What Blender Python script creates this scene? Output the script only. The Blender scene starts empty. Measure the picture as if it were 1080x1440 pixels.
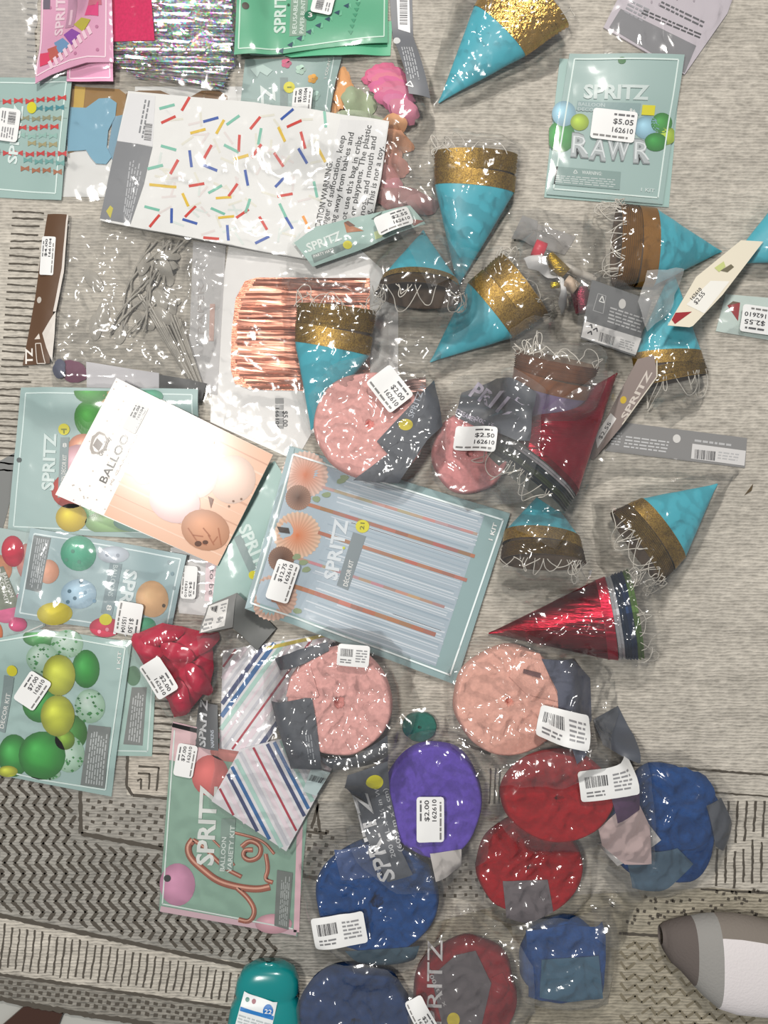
import bpy, math, random
import numpy as np
from mathutils import Vector
from mathutils.geometry import delaunay_2d_cdt, tessellate_polygon

C = bpy.context.scene.collection
S0 = 0.0009            # metres per photograph pixel on the rug
RUG = 0.008            # rug thickness
HC = 1.08              # camera height above the rug
# ------------------------------------------------------------------ camera, light, exposure
cam = bpy.data.objects.new('camera', bpy.data.cameras.new('camera')); C.objects.link(cam)
cam.location = (0, 0, RUG + HC); cam.rotation_euler = (0, 0, 0)
cam.data.sensor_fit = 'VERTICAL'; cam.data.sensor_height = 24; cam.data.lens = 20.0
cam.data.clip_start = 0.05
sc = bpy.context.scene; sc.camera = cam
w = bpy.data.worlds.new('world'); sc.world = w; w.use_nodes = True
w.node_tree.nodes['Background'].inputs[0].default_value = (0.93, 0.96, 1.0, 1)
w.node_tree.nodes['Background'].inputs[1].default_value = 0.27
def lamp(name, loc, size, power, col):
    l = bpy.data.lights.new(name, 'AREA'); l.shape = 'DISK'; l.size = size; l.energy = power; l.color = col
    o = bpy.data.objects.new(name, l); C.objects.link(o); o.location = loc
    o.rotation_euler = (Vector((0, 0, 0)) - Vector(loc)).to_track_quat('-Z', 'Y').to_euler()
lamp('ceiling_lamp', (-0.78, 0.10, 2.40), 0.30, 33, (1.0, 0.97, 0.92))
lamp('second_ceiling_lamp', (0.10, 1.45, 2.20), 0.26, 36, (1.0, 0.95, 0.9))
sc.view_settings.view_transform = 'Standard'; sc.view_settings.look = 'None'
sc.view_settings.gamma = 1; sc.view_settings.use_curve_mapping = False
sc.view_settings.exposure = 0.0
sc.cycles.transparent_max_bounces = 24; sc.cycles.max_bounces = 8
sc.cycles.caustics_reflective = False; sc.cycles.caustics_refractive = False
# ------------------------------------------------------------------ colour and materials
def lin(c):
    r = []
    for v in c[:3]:
        v = v / 255.0; r.append(v / 12.92 if v <= 0.04045 else ((v + 0.055) / 1.055) ** 2.4)
    return tuple(r)
def L4(c): return lin(c) + (1.0,)
MC = {}
def new_mat(name):
    m = bpy.data.materials.new(name); m.use_nodes = True
    nt = m.node_tree; return m, nt, nt.nodes, nt.links, nt.nodes['Principled BSDF']
def noise_bump(nt, b, scale, strength, dist=0.001, detail=4, stretch=None):
    n = nt.nodes.new('ShaderNodeTexNoise'); n.inputs['Scale'].default_value = scale; n.inputs['Detail'].default_value = detail
    tc = nt.nodes.new('ShaderNodeTexCoord')
    if stretch:
        mp = nt.nodes.new('ShaderNodeMapping'); mp.inputs['Scale'].default_value = stretch
        mp.inputs['Rotation'].default_value = (0, 0, stretch_rot[0])
        nt.links.new(tc.outputs['Object'], mp.inputs[0]); nt.links.new(mp.outputs[0], n.inputs['Vector'])
    else: nt.links.new(tc.outputs['Object'], n.inputs['Vector'])
    bp = nt.nodes.new('ShaderNodeBump'); bp.inputs['Strength'].default_value = strength; bp.inputs['Distance'].default_value = dist
    nt.links.new(n.outputs[0], bp.inputs['Height']); nt.links.new(bp.outputs[0], b.inputs['Normal'])
    return n
stretch_rot = [0]
def plain(col, rough=0.5, metal=0.0, bump=None, spec=0.5, coat=0.0, trans=0.0):
    key = ('plain', tuple(col), rough, metal, bump, spec, coat, trans)
    if key in MC: return MC[key]
    m, nt, N, Lk, b = new_mat('plain_surface')
    b.inputs['Base Color'].default_value = L4(col); b.inputs['Roughness'].default_value = rough
    b.inputs['Metallic'].default_value = metal; b.inputs['Specular IOR Level'].default_value = spec
    b.inputs['Coat Weight'].default_value = coat; b.inputs['Transmission Weight'].default_value = trans
    if bump: noise_bump(nt, b, bump[0], bump[1])
    MC[key] = m; return m
def print_mat(gloss=0):
    if gloss and 'printg' not in MC:
        m = print_mat().copy(); m.node_tree.nodes['Principled BSDF'].inputs['Roughness'].default_value = 0.17; m.node_tree.nodes['Principled BSDF'].inputs['Specular IOR Level'].default_value = 0.34; MC['printg'] = m
    if gloss: return MC['printg']
    if 'print' in MC: return MC['print']
    m, nt, N, Lk, b = new_mat('printed_card')
    a = N.new('ShaderNodeAttribute'); a.attribute_name = 'col'
    Lk.new(a.outputs['Color'], b.inputs['Base Color']); b.inputs['Roughness'].default_value = 0.42
    MC['print'] = m; return m
def film_mat(kind='clear'):
    if kind in MC: return MC[kind]
    haze, base, gain, bs = {'clear': (0.035, 0.035, 0.5, 0.0030), 'sleeve': (0.02, 0.022, 0.5, 0.0022), 'cloudy': (0.06, 0.04, 0.5, 0.0036), 'frost': (0.26, 0.05, 0.5, 0.0015)}[kind]
    m = bpy.data.materials.new('film_' + kind); m.use_nodes = True; nt = m.node_tree; N = nt.nodes; Lk = nt.links
    N.remove(N['Principled BSDF']); out = N['Material Output']
    tr = N.new('ShaderNodeBsdfTransparent'); tr.inputs[0].default_value = (0.965, 0.965, 0.96, 1)
    df = N.new('ShaderNodeBsdfDiffuse'); df.inputs[0].default_value = (0.75, 0.75, 0.74, 1)
    gl = N.new('ShaderNodeBsdfGlossy'); gl.inputs['Roughness'].default_value = 0.11 if kind == 'sleeve' else 0.13
    fr = N.new('ShaderNodeFresnel'); fr.inputs['IOR'].default_value = 1.5
    ma = N.new('ShaderNodeMath'); ma.operation = 'MULTIPLY_ADD'; ma.inputs[1].default_value = gain; ma.inputs[2].default_value = base
    ma.use_clamp = True
    tc = N.new('ShaderNodeTexCoord')
    w1 = N.new('ShaderNodeTexNoise'); w1.inputs['Scale'].default_value = 14; w1.inputs['Detail'].default_value = 1; Lk.new(tc.outputs['Object'], w1.inputs['Vector'])
    va = N.new('ShaderNodeVectorMath'); va.operation = 'MULTIPLY_ADD'; va.inputs[1].default_value = (0.06,) * 3; Lk.new(w1.outputs['Color'], va.inputs[0]); Lk.new(tc.outputs['Object'], va.inputs[2])
    mp = N.new('ShaderNodeMapping'); mp.inputs['Rotation'].default_value = (0, 0, 0.7); mp.inputs['Scale'].default_value = (1, 0.30, 1); Lk.new(va.outputs[0], mp.inputs[0])
    vo = N.new('ShaderNodeTexVoronoi'); vo.inputs['Scale'].default_value = 42 if kind != 'sleeve' else 13; Lk.new(mp.outputs[0], vo.inputs['Vector'])
    n1 = N.new('ShaderNodeTexNoise'); n1.noise_type = 'RIDGED_MULTIFRACTAL'; n1.inputs['Scale'].default_value = 24 if kind != 'sleeve' else 6; n1.inputs['Detail'].default_value = 2.5; n1.inputs['Distortion'].default_value = 0.5
    Lk.new(tc.outputs['Object'], n1.inputs['Vector'])
    ab = N.new('ShaderNodeMath'); ab.operation = 'MULTIPLY'; ab.inputs[1].default_value = 0.45 if kind != 'sleeve' else 0.3; Lk.new(n1.outputs[0], ab.inputs[0])
    a2 = N.new('ShaderNodeMath'); a2.operation = 'ADD'; Lk.new(ab.outputs[0], a2.inputs[0]); Lk.new(vo.outputs['Distance'], a2.inputs[1])
    bp = N.new('ShaderNodeBump'); bp.inputs['Strength'].default_value = 1.0; bp.inputs['Distance'].default_value = bs
    mk = N.new('ShaderNodeTexNoise'); mk.inputs['Scale'].default_value = 15 if kind != 'sleeve' else 5; mk.inputs['Detail'].default_value = 1; Lk.new(tc.outputs['Object'], mk.inputs['Vector'])
    mr = N.new('ShaderNodeMapRange'); mr.inputs['From Min'].default_value = 0.47; mr.inputs['From Max'].default_value = 0.64; mr.inputs['To Min'].default_value = 0.12; Lk.new(mk.outputs[0], mr.inputs['Value'])
    mm = N.new('ShaderNodeMath'); mm.operation = 'MULTIPLY'; Lk.new(a2.outputs[0], mm.inputs[0]); Lk.new(mr.outputs[0], mm.inputs[1]); Lk.new(mm.outputs[0], bp.inputs['Height'])
    for x in (gl, fr): Lk.new(bp.outputs[0], x.inputs['Normal'])
    Lk.new(fr.outputs[0], ma.inputs[0])
    m1 = N.new('ShaderNodeMixShader'); m1.inputs[0].default_value = haze; Lk.new(tr.outputs[0], m1.inputs[1]); Lk.new(df.outputs[0], m1.inputs[2])
    m2 = N.new('ShaderNodeMixShader'); Lk.new(ma.outputs[0], m2.inputs[0]); Lk.new(m1.outputs[0], m2.inputs[1]); Lk.new(gl.outputs[0], m2.inputs[2])
    Lk.new(m2.outputs[0], out.inputs[0]); MC[kind] = m; return m
def glitter_mat(kind):
    if kind in MC: return MC[kind]
    m, nt, N, Lk, b = new_mat(kind)
    tc = N.new('ShaderNodeTexCoord')
    v = N.new('ShaderNodeTexVoronoi'); v.inputs['Scale'].default_value = 900 if kind == 'gold_glitter' else 420
    Lk.new(tc.outputs['Object'], v.inputs['Vector'])
    if kind == 'gold_glitter':
        r = N.new('ShaderNodeValToRGB'); r.color_ramp.elements[0].color = L4((92, 66, 22)); r.color_ramp.elements[1].color = L4((172, 138, 58))
        Lk.new(v.outputs['Color'], r.inputs[0]); Lk.new(r.outputs[0], b.inputs['Base Color'])
        b.inputs['Metallic'].default_value = 0.65; b.inputs['Roughness'].default_value = 0.38
        noise_bump(nt, b, 700, 0.35, 0.0006)
    else:   # holographic foil
        hs = N.new('ShaderNodeHueSaturation'); hs.inputs['Saturation'].default_value = 0.95; hs.inputs['Value'].default_value = 1.1
        Lk.new(v.outputs['Color'], hs.inputs['Color'])
        mx = N.new('ShaderNodeMix'); mx.data_type = 'RGBA'; mx.inputs[0].default_value = 0.25
        mx.inputs[7].default_value = L4((205, 205, 215)); Lk.new(hs.outputs[0], mx.inputs[6]); Lk.new(mx.outputs[2], b.inputs['Base Color'])
        b.inputs['Metallic'].default_value = 0.8; b.inputs['Roughness'].default_value = 0.25
        bp = N.new('ShaderNodeBump'); bp.inputs['Strength'].default_value = 0.9; bp.inputs['Distance'].default_value = 0.002
        Lk.new(v.outputs['Color'], bp.inputs['Height']); Lk.new(bp.outputs[0], b.inputs['Normal'])
    MC[kind] = m; return m
def foil_mat(col, rough=0.25, stretch=(1, 14, 1), scale=60, strength=0.5, rot=0.0, metal=0.9):
    key = ('foil', col, rough, stretch, rot)
    if key in MC: return MC[key]
    m, nt, N, Lk, b = new_mat('metallic_foil')
    b.inputs['Base Color'].default_value = L4(col); b.inputs['Metallic'].default_value = metal; b.inputs['Roughness'].default_value = rough
    stretch_rot[0] = rot
    noise_bump(nt, b, scale, strength, 0.003, 3, stretch)
    MC[key] = m; return m
def crepe_mat(col):
    key = ('crepe', col)
    if key in MC: return MC[key]
    m, nt, N, Lk, b = new_mat('crepe_paper')
    b.inputs['Roughness'].default_value = 0.85; b.inputs['Specular IOR Level'].default_value = 0.15
    n = noise_bump(nt, b, 260, 0.35, 0.0012)
    n2 = N.new('ShaderNodeTexNoise'); n2.inputs['Scale'].default_value = 22; n2.inputs['Detail'].default_value = 3
    r = N.new('ShaderNodeValToRGB'); l = lin(col)
    r.color_ramp.elements[0].color = tuple(x * 0.88 for x in l) + (1,); r.color_ramp.elements[1].color = tuple(min(1, x * 1.12) for x in l) + (1,)
    r.color_ramp.elements[0].position = 0.3; r.color_ramp.elements[1].position = 0.7
    Lk.new(n2.outputs[0], r.inputs[0]); Lk.new(r.outputs[0], b.inputs['Base Color'])
    MC[key] = m; return m
# ------------------------------------------------------------------ numpy noise
rs = np.random.RandomState(7)
PERM = rs.permutation(256); PERM = np.concatenate([PERM, PERM]); ANG = rs.rand(256) * 2 * math.pi
def perlin(x, y):
    x = np.asarray(x, float); y = np.asarray(y, float)
    xi = np.floor(x).astype(int); yi = np.floor(y).astype(int); xf = x - xi; yf = y - yi
    def g(ix, iy, dx, dy):
        a = ANG[PERM[(PERM[ix & 255] + iy) & 255]]; return np.cos(a) * dx + np.sin(a) * dy
    u = xf ** 3 * (xf * (xf * 6 - 15) + 10); v = yf ** 3 * (yf * (yf * 6 - 15) + 10)
    a = g(xi, yi, xf, yf); b = g(xi + 1, yi, xf - 1, yf); c = g(xi, yi + 1, xf, yf - 1); d = g(xi + 1, yi + 1, xf - 1, yf - 1)
    return (a + u * (b - a)) * (1 - v) + (c + u * (d - c)) * v
# ------------------------------------------------------------------ height field of everything laid down so far
CELL = 0.002; X0, Y0 = -0.62, -0.80; NX, NY = 620, 800
HF = np.full((NY, NX), RUG)
GX, GY = np.meshgrid(X0 + CELL * np.arange(NX), Y0 + CELL * np.arange(NY))
def inpoly(X, Y, P):
    r = np.zeros(X.shape, bool); n = len(P); j = n - 1
    for i in range(n):
        (xi, yi), (xj, yj) = P[i], P[j]
        if yi != yj: r ^= ((yi > Y) != (yj > Y)) & (X < (xj - xi) * (Y - yi) / (yj - yi) + xi)
        j = i
    return r
def edgedist(X, Y, P):
    d = np.full(X.shape, 9.0); n = len(P)
    for i in range(n):
        ax, ay = P[i]; bx, by = P[(i + 1) % n]; ux, uy = bx - ax, by - ay; q = ux * ux + uy * uy + 1e-12
        t = np.clip(((X - ax) * ux + (Y - ay) * uy) / q, 0, 1)
        d = np.minimum(d, np.hypot(X - ax - t * ux, Y - ay - t * uy))
    return d
def maxf(A, n):
    for ax in (0, 1):
        B = A.copy()
        for k in range(1, n + 1):
            for s in (k, -k):
                sh = np.roll(A, s, ax)
                if ax == 0:
                    if s > 0: sh[:s] = A[:1]
                    else: sh[s:] = A[-1:]
                else:
                    if s > 0: sh[:, :s] = A[:, :1]
                    else: sh[:, s:] = A[:, -1:]
                B = np.maximum(B, sh)
        A = B
    return A
def blur(A, n):
    if n < 1: return A
    for ax in (0, 1):
        P = np.pad(A, [(n + 1, n) if a == ax else (0, 0) for a in (0, 1)], 'edge')
        cs = np.cumsum(P, axis=ax)
        if ax == 0: A = (cs[2 * n + 1:] - cs[:-2 * n - 1]) / (2 * n + 1)
        else: A = (cs[:, 2 * n + 1:] - cs[:, :-2 * n - 1]) / (2 * n + 1)
    return A
class Surf:     # a surface patch over a world bounding box
    def __init__(s, P, pad=0.03):
        xs = [p[0] for p in P]; ys = [p[1] for p in P]
        s.i0 = int(np.clip((min(xs) - pad - X0) / CELL, 0, NX - 8)); s.i1 = int(np.clip((max(xs) + pad - X0) / CELL + 2, s.i0 + 6, NX))
        s.j0 = int(np.clip((min(ys) - pad - Y0) / CELL, 0, NY - 8)); s.j1 = int(np.clip((max(ys) + pad - Y0) / CELL + 2, s.j0 + 6, NY))
        s.sl = (slice(s.j0, s.j1), slice(s.i0, s.i1)); s.X = GX[s.sl]; s.Y = GY[s.sl]; s.mask = inpoly(s.X, s.Y, P); s.P = P
        if not s.mask.any(): s.mask[s.mask.shape[0] // 2, s.mask.shape[1] // 2] = True
    def drape(s, r):
        H = HF[s.sl].copy(); lo = H[s.mask].min(); H[~s.mask] = lo
        n = max(1, int(round(r / CELL)))
        D = maxf(H, n); h = max(1, n // 2); s.Z = blur(blur(D, h), n - h); return s
    def plane(s, curl=None):
        H = HF[s.sl]; x = s.X[s.mask]; y = s.Y[s.mask]; z = H[s.mask]
        A = np.c_[x, y, np.ones(len(x))]; c, *_ = np.linalg.lstsq(A, z, rcond=None)
        c[:2] = np.clip(c[:2], -0.3, 0.3)
        B = c[0] * s.X + c[1] * s.Y
        s.Z = B + np.percentile((H - B)[s.mask], 99.5); return s
    def at(s, x, y):
        fx = np.clip((np.asarray(x) - X0) / CELL - s.i0, 0, s.Z.shape[1] - 1.001); fy = np.clip((np.asarray(y) - Y0) / CELL - s.j0, 0, s.Z.shape[0] - 1.001)
        i = fx.astype(int); j = fy.astype(int); u = fx - i; v = fy - j; Z = s.Z
        return (Z[j, i] * (1 - u) + Z[j, i + 1] * u) * (1 - v) + (Z[j + 1, i] * (1 - u) + Z[j + 1, i + 1] * u) * v
    def stamp(s, off=0.0):
        H = HF[s.sl]; H[s.mask] = np.maximum(H[s.mask], (s.Z + off)[s.mask])
# ------------------------------------------------------------------ mesh helpers
def make_obj(name, verts, faces, mat, parent, smooth=False, cols=None, origin=(0, 0, 0), mats=None, midx=None):
    me = bpy.data.meshes.new(name)
    V = np.asarray(verts, float) - np.asarray(origin)
    me.from_pydata(V.tolist(), [], faces)
    if mats:
        for q in mats: me.materials.append(q)
        me.polygons.foreach_set('material_index', midx)
    elif mat: me.materials.append(mat)
    if smooth: me.polygons.foreach_set('use_smooth', [True] * len(me.polygons))
    if cols is not None:
        a = me.color_attributes.new('col', 'FLOAT_COLOR', 'POINT')
        a.data.foreach_set('color', np.asarray(cols, float).ravel())
    me.update()
    o = bpy.data.objects.new(name, me); C.objects.link(o)
    if parent: o.parent = parent
    return o
def fill(P, step, jitter=0.0, rnd=random):
    """triangulate polygon P with interior lattice points"""
    n = len(P); B = []
    for i in range(n):
        a, b = P[i], P[(i + 1) % n]; d = math.dist(a, b); k = max(1, int(d / step))
        for q in range(k): B.append((a[0] + (b[0] - a[0]) * q / k, a[1] + (b[1] - a[1]) * q / k))
    xs = [p[0] for p in P]; ys = [p[1] for p in P]
    gx = np.arange(math.floor(min(xs) / step), math.ceil(max(xs) / step) + 1) * step
    gy = np.arange(math.floor(min(ys) / step), math.ceil(max(ys) / step) + 1) * step
    X, Y = np.meshgrid(gx.astype(float), gy.astype(float)); X = X.copy(); X[1::2] += step / 2
    X = X.ravel(); Y = Y.ravel()
    if jitter:
        X = X + rs.uniform(-jitter, jitter, X.shape) * step; Y = Y + rs.uniform(-jitter, jitter, Y.shape) * step
    m = inpoly(X, Y, P)
    if m.any():
        X, Y = X[m], Y[m]; m2 = edgedist(X, Y, P) > step * 0.35; X, Y = X[m2], Y[m2]
    else: X = Y = np.zeros(0)
    V = [Vector(p) for p in B] + [Vector((a, b)) for a, b in zip(X, Y)]
    nb = len(B); E = [(i, (i + 1) % nb) for i in range(nb)]
    r = delaunay_2d_cdt(V, E, [], 1, 1e-7)
    return [(v.x, v.y) for v in r[0]], [tuple(f) for f in r[2]]
def rot(p, a): return (p[0] * math.cos(a) - p[1] * math.sin(a), p[0] * math.sin(a) + p[1] * math.cos(a))
def blob(cx, cy, rx, ry, seed=0, jag=0.10, n=34, ang=0):
    r = random.Random(seed); f = [(r.uniform(0, 6.28), k, r.uniform(0.3, 1) / k ** 0.5) for k in (2, 3, 5, 8, 13)]
    out = []
    for i in range(n):
        t = 2 * math.pi * i / n; q = 1 + jag * sum(a * math.sin(k * t + ph) for ph, k, a in f) * 0.6
        x, y = rot((rx * q * math.cos(t), ry * q * math.sin(t)), math.radians(ang)); out.append((cx + x, cy + y))
    return out
def rough_edges(P, amp=1.5, step=14, seed=1):
    r = random.Random(seed); out = []
    for i in range(len(P)):
        a, b = P[i], P[(i + 1) % len(P)]; d = math.dist(a, b); k = max(1, int(d / step)); nx, ny = -(b[1] - a[1]) / (d + 1e-9), (b[0] - a[0]) / (d + 1e-9)
        for q in range(k):
            o = 0 if q == 0 else r.uniform(-amp, amp)
            out.append((a[0] + (b[0] - a[0]) * q / k + nx * o, a[1] + (b[1] - a[1]) * q / k + ny * o))
    return out
TXT = {}
def text_mesh(s, bold):
    key = (s, bold)
    if key in TXT: return TXT[key]
    cu = bpy.data.curves.new('lettering', 'FONT'); cu.body = s; cu.size = 1; cu.resolution_u = 2; cu.offset = bold
    o = bpy.data.objects.new('lettering', cu); C.objects.link(o)
    me = bpy.data.meshes.new_from_object(o.evaluated_get(bpy.context.evaluated_depsgraph_get()))
    V = np.array([v.co[:2] for v in me.vertices]).reshape(-1, 2); F = [tuple(p.vertices) for p in me.polygons]
    bpy.data.objects.remove(o); bpy.data.curves.remove(cu); bpy.data.meshes.remove(me)
    if len(V):
        V = V - V.min(0) * np.array([1, 0]); V = V / np.array([max(V[:, 0].max(), 1e-6), 0.72])
    TXT[key] = (V, F); return TXT[key]
def px2w(p, k): return ((p[0] - 540) * S0 * k, (720 - p[1]) * S0 * k)
WHITE = (236, 236, 233); INK = (52, 52, 56); GREY = (128, 132, 134)
class Thing:
    """one top-level thing laid on the pile; outline and drawings are read off the photograph in its pixels"""
    def __init__(s, name, label, cat, outline, group=None, z=None, r=0.022, mode='drape', bow=None):
        P0 = [px2w(p, 1) for p in outline]; sf = Surf(P0); base = HF[sf.sl][sf.mask]
        zz = (base.mean() if z is None else RUG + z); s.k = (HC - (zz - RUG)) / HC; s.outline = outline
        s.P = [px2w(p, s.k) for p in outline]
        s.sf = Surf(s.P); s.r = r
        if mode == 'plane': s.sf.plane()
        else: s.sf.drape(r)
        if bow:   # (px, py, amount): paper lifts towards that side
            bx, by = px2w(bow[:2], s.k); d = np.hypot(s.sf.X - bx, s.sf.Y - by); s.sf.Z = s.sf.Z + bow[2] * np.exp(-(d / bow[3]) ** 2)
        cx = sum(p[0] for p in s.P) / len(s.P); cy = sum(p[1] for p in s.P) / len(s.P)
        s.origin = (cx, cy, float(s.sf.at(cx, cy)))
        e = bpy.data.objects.new(name, None); C.objects.link(e); e.location = s.origin; e.empty_display_size = 0.02
        e['label'] = label; e['category'] = cat
        if group: e['group'] = group
        s.root = e; s.top = 0.0; s.buf = None; s.parent = e
    def w(s, p): return px2w(p, s.k)
    # ---- solid sheets
    def sheet(s, part, outline, mat, th=0.0008, off=0.0, step=9, surf=None, smooth=True, label=None, parent=None, stamp=True, cols=None):
        sf = surf or s.sf; V2, F = fill(outline, step); W = np.array([s.w(p) for p in V2]); z = sf.at(W[:, 0], W[:, 1]) + off
        n = len(W); top = np.c_[W, z + th]; bot = np.c_[W, z]
        cnt = {}
        for f in F:
            for a, b in zip(f, f[1:] + f[:1]): cnt[(a, b)] = 1
        FF = []; ext = []
        for f in F:
            (x1, y1), (x2, y2), (x3, y3) = W[f[0]], W[f[1]], W[f[2]]
            up = ((x2 - x1) * (y3 - y1) - (y2 - y1) * (x3 - x1)) > 0
            g = f if up else f[::-1]
            FF.append(tuple(g)); FF.append(tuple(v + n for v in g[::-1]))
        for (a, b) in cnt:
            if (b, a) not in cnt:
                m_ = 2 * n + len(ext); ext += [top[a], top[b], bot[b], bot[a]]; FF.append((m_, m_ + 1, m_ + 2, m_ + 3))
        o = make_obj(part, np.r_[top, bot, np.array(ext)], FF, mat if not isinstance(mat, tuple) else plain(mat), parent or s.parent, False, origin=s.origin)
        if smooth:
            sm = [len(p.vertices) == 3 for p in o.data.polygons]; o.data.polygons.foreach_set('use_smooth', sm)
        if label: o['label'] = label
        if parent is not None and parent is not s.root: pass
        if stamp:
            q = Surf([s.w(p) for p in outline], 0.004); q.Z = sf.at(q.X, q.Y) + off + th; q.stamp()
        s.top = max(s.top, off + th); return o
    # ---- printing: thin colour layers on the current top
    def begin(s, base=None, surf=None):
        s.buf = ([], [], []); s.pbase = (s.top if base is None else base); s.psf = surf or s.sf; s.maxlay = 0
    def _add(s, V, F, col, lay):
        n = len(s.buf[0]); lay_z = s.pbase + 0.00018 * (lay + 1); s.maxlay = max(s.maxlay, lay + 1)
        W = np.array([s.w(p) for p in V]); z = s.psf.at(W[:, 0], W[:, 1]) + lay_z
        s.buf[0].extend(np.c_[W, z].tolist())
        s.buf[1].extend(tuple(i + n for i in f) for f in F)
        if isinstance(col[0], (tuple, list)): s.buf[2].extend([L4(c) for c in col])
        else: s.buf[2].extend([L4(col)] * len(V))
    def poly(s, P, col, lay=0, step=9):
        xs = [p[0] for p in P]; ys = [p[1] for p in P]
        if max(max(xs) - min(xs), max(ys) - min(ys)) < step * 1.3:
            F = [tuple(t) for t in tessellate_polygon([[Vector((p[0], p[1], 0)) for p in P]])]; s._add(P, F, col, lay)
        else:
            V, F = fill(P, step); s._add(V, F, col, lay)
    def stroke(s, pts, wd, col, lay=1, closed=False):
        if closed: pts = list(pts) + [pts[0]]
        for a, b in zip(pts, pts[1:]):
            d = math.dist(a, b)
            if d < 1e-6: continue
            k = max(1, int(d / 7)); nx, ny = -(b[1] - a[1]) / d * wd / 2, (b[0] - a[0]) / d * wd / 2; V = []; F = []
            for q in range(k + 1):
                x = a[0] + (b[0] - a[0]) * q / k; y = a[1] + (b[1] - a[1]) * q / k; V += [(x + nx, y + ny), (x - nx, y - ny)]
                if q: F.append((2 * q - 2, 2 * q - 1, 2 * q + 1, 2 * q))
            s._add(V, F, col, lay)
    def disc(s, cx, cy, rx, ry, col, lay=1, edge=None, hi=None, ang=0, n=22, clip=None):
        rings = [0, 0.35, 0.65, 0.85, 1.0]; V = []; cols = []; F = []
        edge = edge or col; hi = hi or col
        for ri, q in enumerate(rings):
            m = 1 if ri == 0 else n
            for i in range(m):
                t = 2 * math.pi * i / n; off = (1 - q) * 0.3
                x, y = rot((rx * (q * math.cos(t) - off), ry * (q * math.sin(t) - off)), math.radians(ang)); x += cx; y += cy
                if clip: x = min(max(x, clip[0]), clip[2]); y = min(max(y, clip[1]), clip[3])
                V.append((x, y)); f = q
                c = tuple(hi[j] * (1 - f / .5) + col[j] * f / .5 if f < .5 else col[j] * (1 - (f - .5) / .5) + edge[j] * (f - .5) / .5 for j in range(3)); cols.append(c)
        for i in range(n): F.append((0, 1 + i, 1 + (i + 1) % n))
        for ri in range(1, len(rings) - 1):
            a = 1 + (ri - 1) * n; b = a + n
            for i in range(n): F.append((a + i, b + i, b + (i + 1) % n, a + (i + 1) % n))
        s._add(V, F, cols, lay)
    def text(s, t, p0, p1, h, col=WHITE, lay=2, bold=0.012, alpha=1):
        V, F = text_mesh(t, bold)
        if not len(V): return
        dx, dy = p1[0] - p0[0], p1[1] - p0[1]; d = math.hypot(dx, dy); ux, uy = dy / d, -dx / d
        P = np.c_[p0[0] + V[:, 0] * dx + V[:, 1] * h * ux, p0[1] + V[:, 0] * dy + V[:, 1] * h * uy]
        s._add(P.tolist(), F, col, lay)
    def greek(s, q, n, col=WHITE, lay=2, seed=1, wd=0.45, fill_=0.85):
        """quad q (4 corners: start of first row, end of first row, end of last, start of last): rows too small to read"""
        r = random.Random(seed)
        for i in range(n):
            v = (i + 0.5) / n; a = [q[0][j] + (q[3][j] - q[0][j]) * v for j in (0, 1)]; b = [q[1][j] + (q[2][j] - q[1][j]) * v for j in (0, 1)]
            hh = math.dist(q[0], q[3]) / n * wd; u = 0.0; end = r.uniform(fill_, 1)
            L = math.dist(a, b)
            while u < end - 0.02:
                l = min(r.uniform(4, 11) / L, end - u); s.stroke([(a[0] + (b[0] - a[0]) * u, a[1] + (b[1] - a[1]) * u), (a[0] + (b[0] - a[0]) * (u + l), a[1] + (b[1] - a[1]) * (u + l))], hh, col, lay); u += l + 1.8 / L
    def barcode(s, q, col=INK, lay=3, n=22, seed=3):
        r = random.Random(seed); u = 0
        while u < 1:
            l = r.choice([0.012, 0.02, 0.035]); a = [q[0][j] + (q[1][j] - q[0][j]) * u for j in (0, 1)]; b = [q[3][j] + (q[2][j] - q[3][j]) * u for j in (0, 1)]
            s.stroke([a, b], l * math.dist(q[0], q[1]), col, lay); u += l + r.choice([0.015, 0.03, 0.04])
    def end(s, part='printed_picture', parent=None):
        V, F, Cc = s.buf
        o = None
        if V:
            # faces must look up
            A = np.array(V); FF = []
            for f in F:
                a, b, c = A[f[0]], A[f[1]], A[f[2]]
                FF.append(f if (b[0] - a[0]) * (c[1] - a[1]) - (b[1] - a[1]) * (c[0] - a[0]) > 0 else f[::-1])
            o = make_obj(part, V, FF, print_mat(getattr(s, 'gloss', 0)), parent or s.parent, cols=Cc, origin=s.origin)
        s.top = max(s.top, s.pbase + 0.00018 * s.maxlay); s.buf = None; return o
    # ---- plastic film lying over everything below it
    def film(s, outline, kind='clear', r=0.010, amp=0.0025, infl=0.004, freq=55, step=4.2, seed=0, off=0.0008, part='plastic_bag', rough=2.0, stamp=True, floor=True):
        P = rough_edges(outline, rough, 12, seed); PW = [s.w(p) for p in P]; sf = Surf(PW); sf.drape(r)
        H = HF[sf.sl]; d = edgedist(sf.X, sf.Y, PW); e = np.clip(d / 0.02, 0, 1) ** 0.6
        X, Y = sf.X * freq + seed * 7.3, sf.Y * freq + seed * 3.1
        wx = perlin(X * 0.4, Y * 0.4) * 1.6; wy = perlin(X * 0.4 + 40, Y * 0.4 + 17) * 1.6
        a = seed * 1.3; Xr = X * math.cos(a) - Y * math.sin(a); Yr = X * math.sin(a) + Y * math.cos(a)
        n1 = 1 - np.minimum(1, np.abs(perlin(Xr * 0.45 + wx, Yr * 1.1 + wy)) * 2.6)
        n2 = 1 - np.minimum(1, np.abs(perlin(Yr * 0.5 + wy + 9, Xr * 1.3 + wx)) * 2.6)
        n3 = perlin(X * 1.9 + wx, Y * 1.9)
        wr = amp * (0.75 * n1 ** 2 + 0.55 * n2 ** 2 + 0.35 * (n3 + 0.5))
        sf.Z = sf.Z + off + s.top * 0 + (infl * e + wr) * (0.25 + 0.75 * e)
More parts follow.
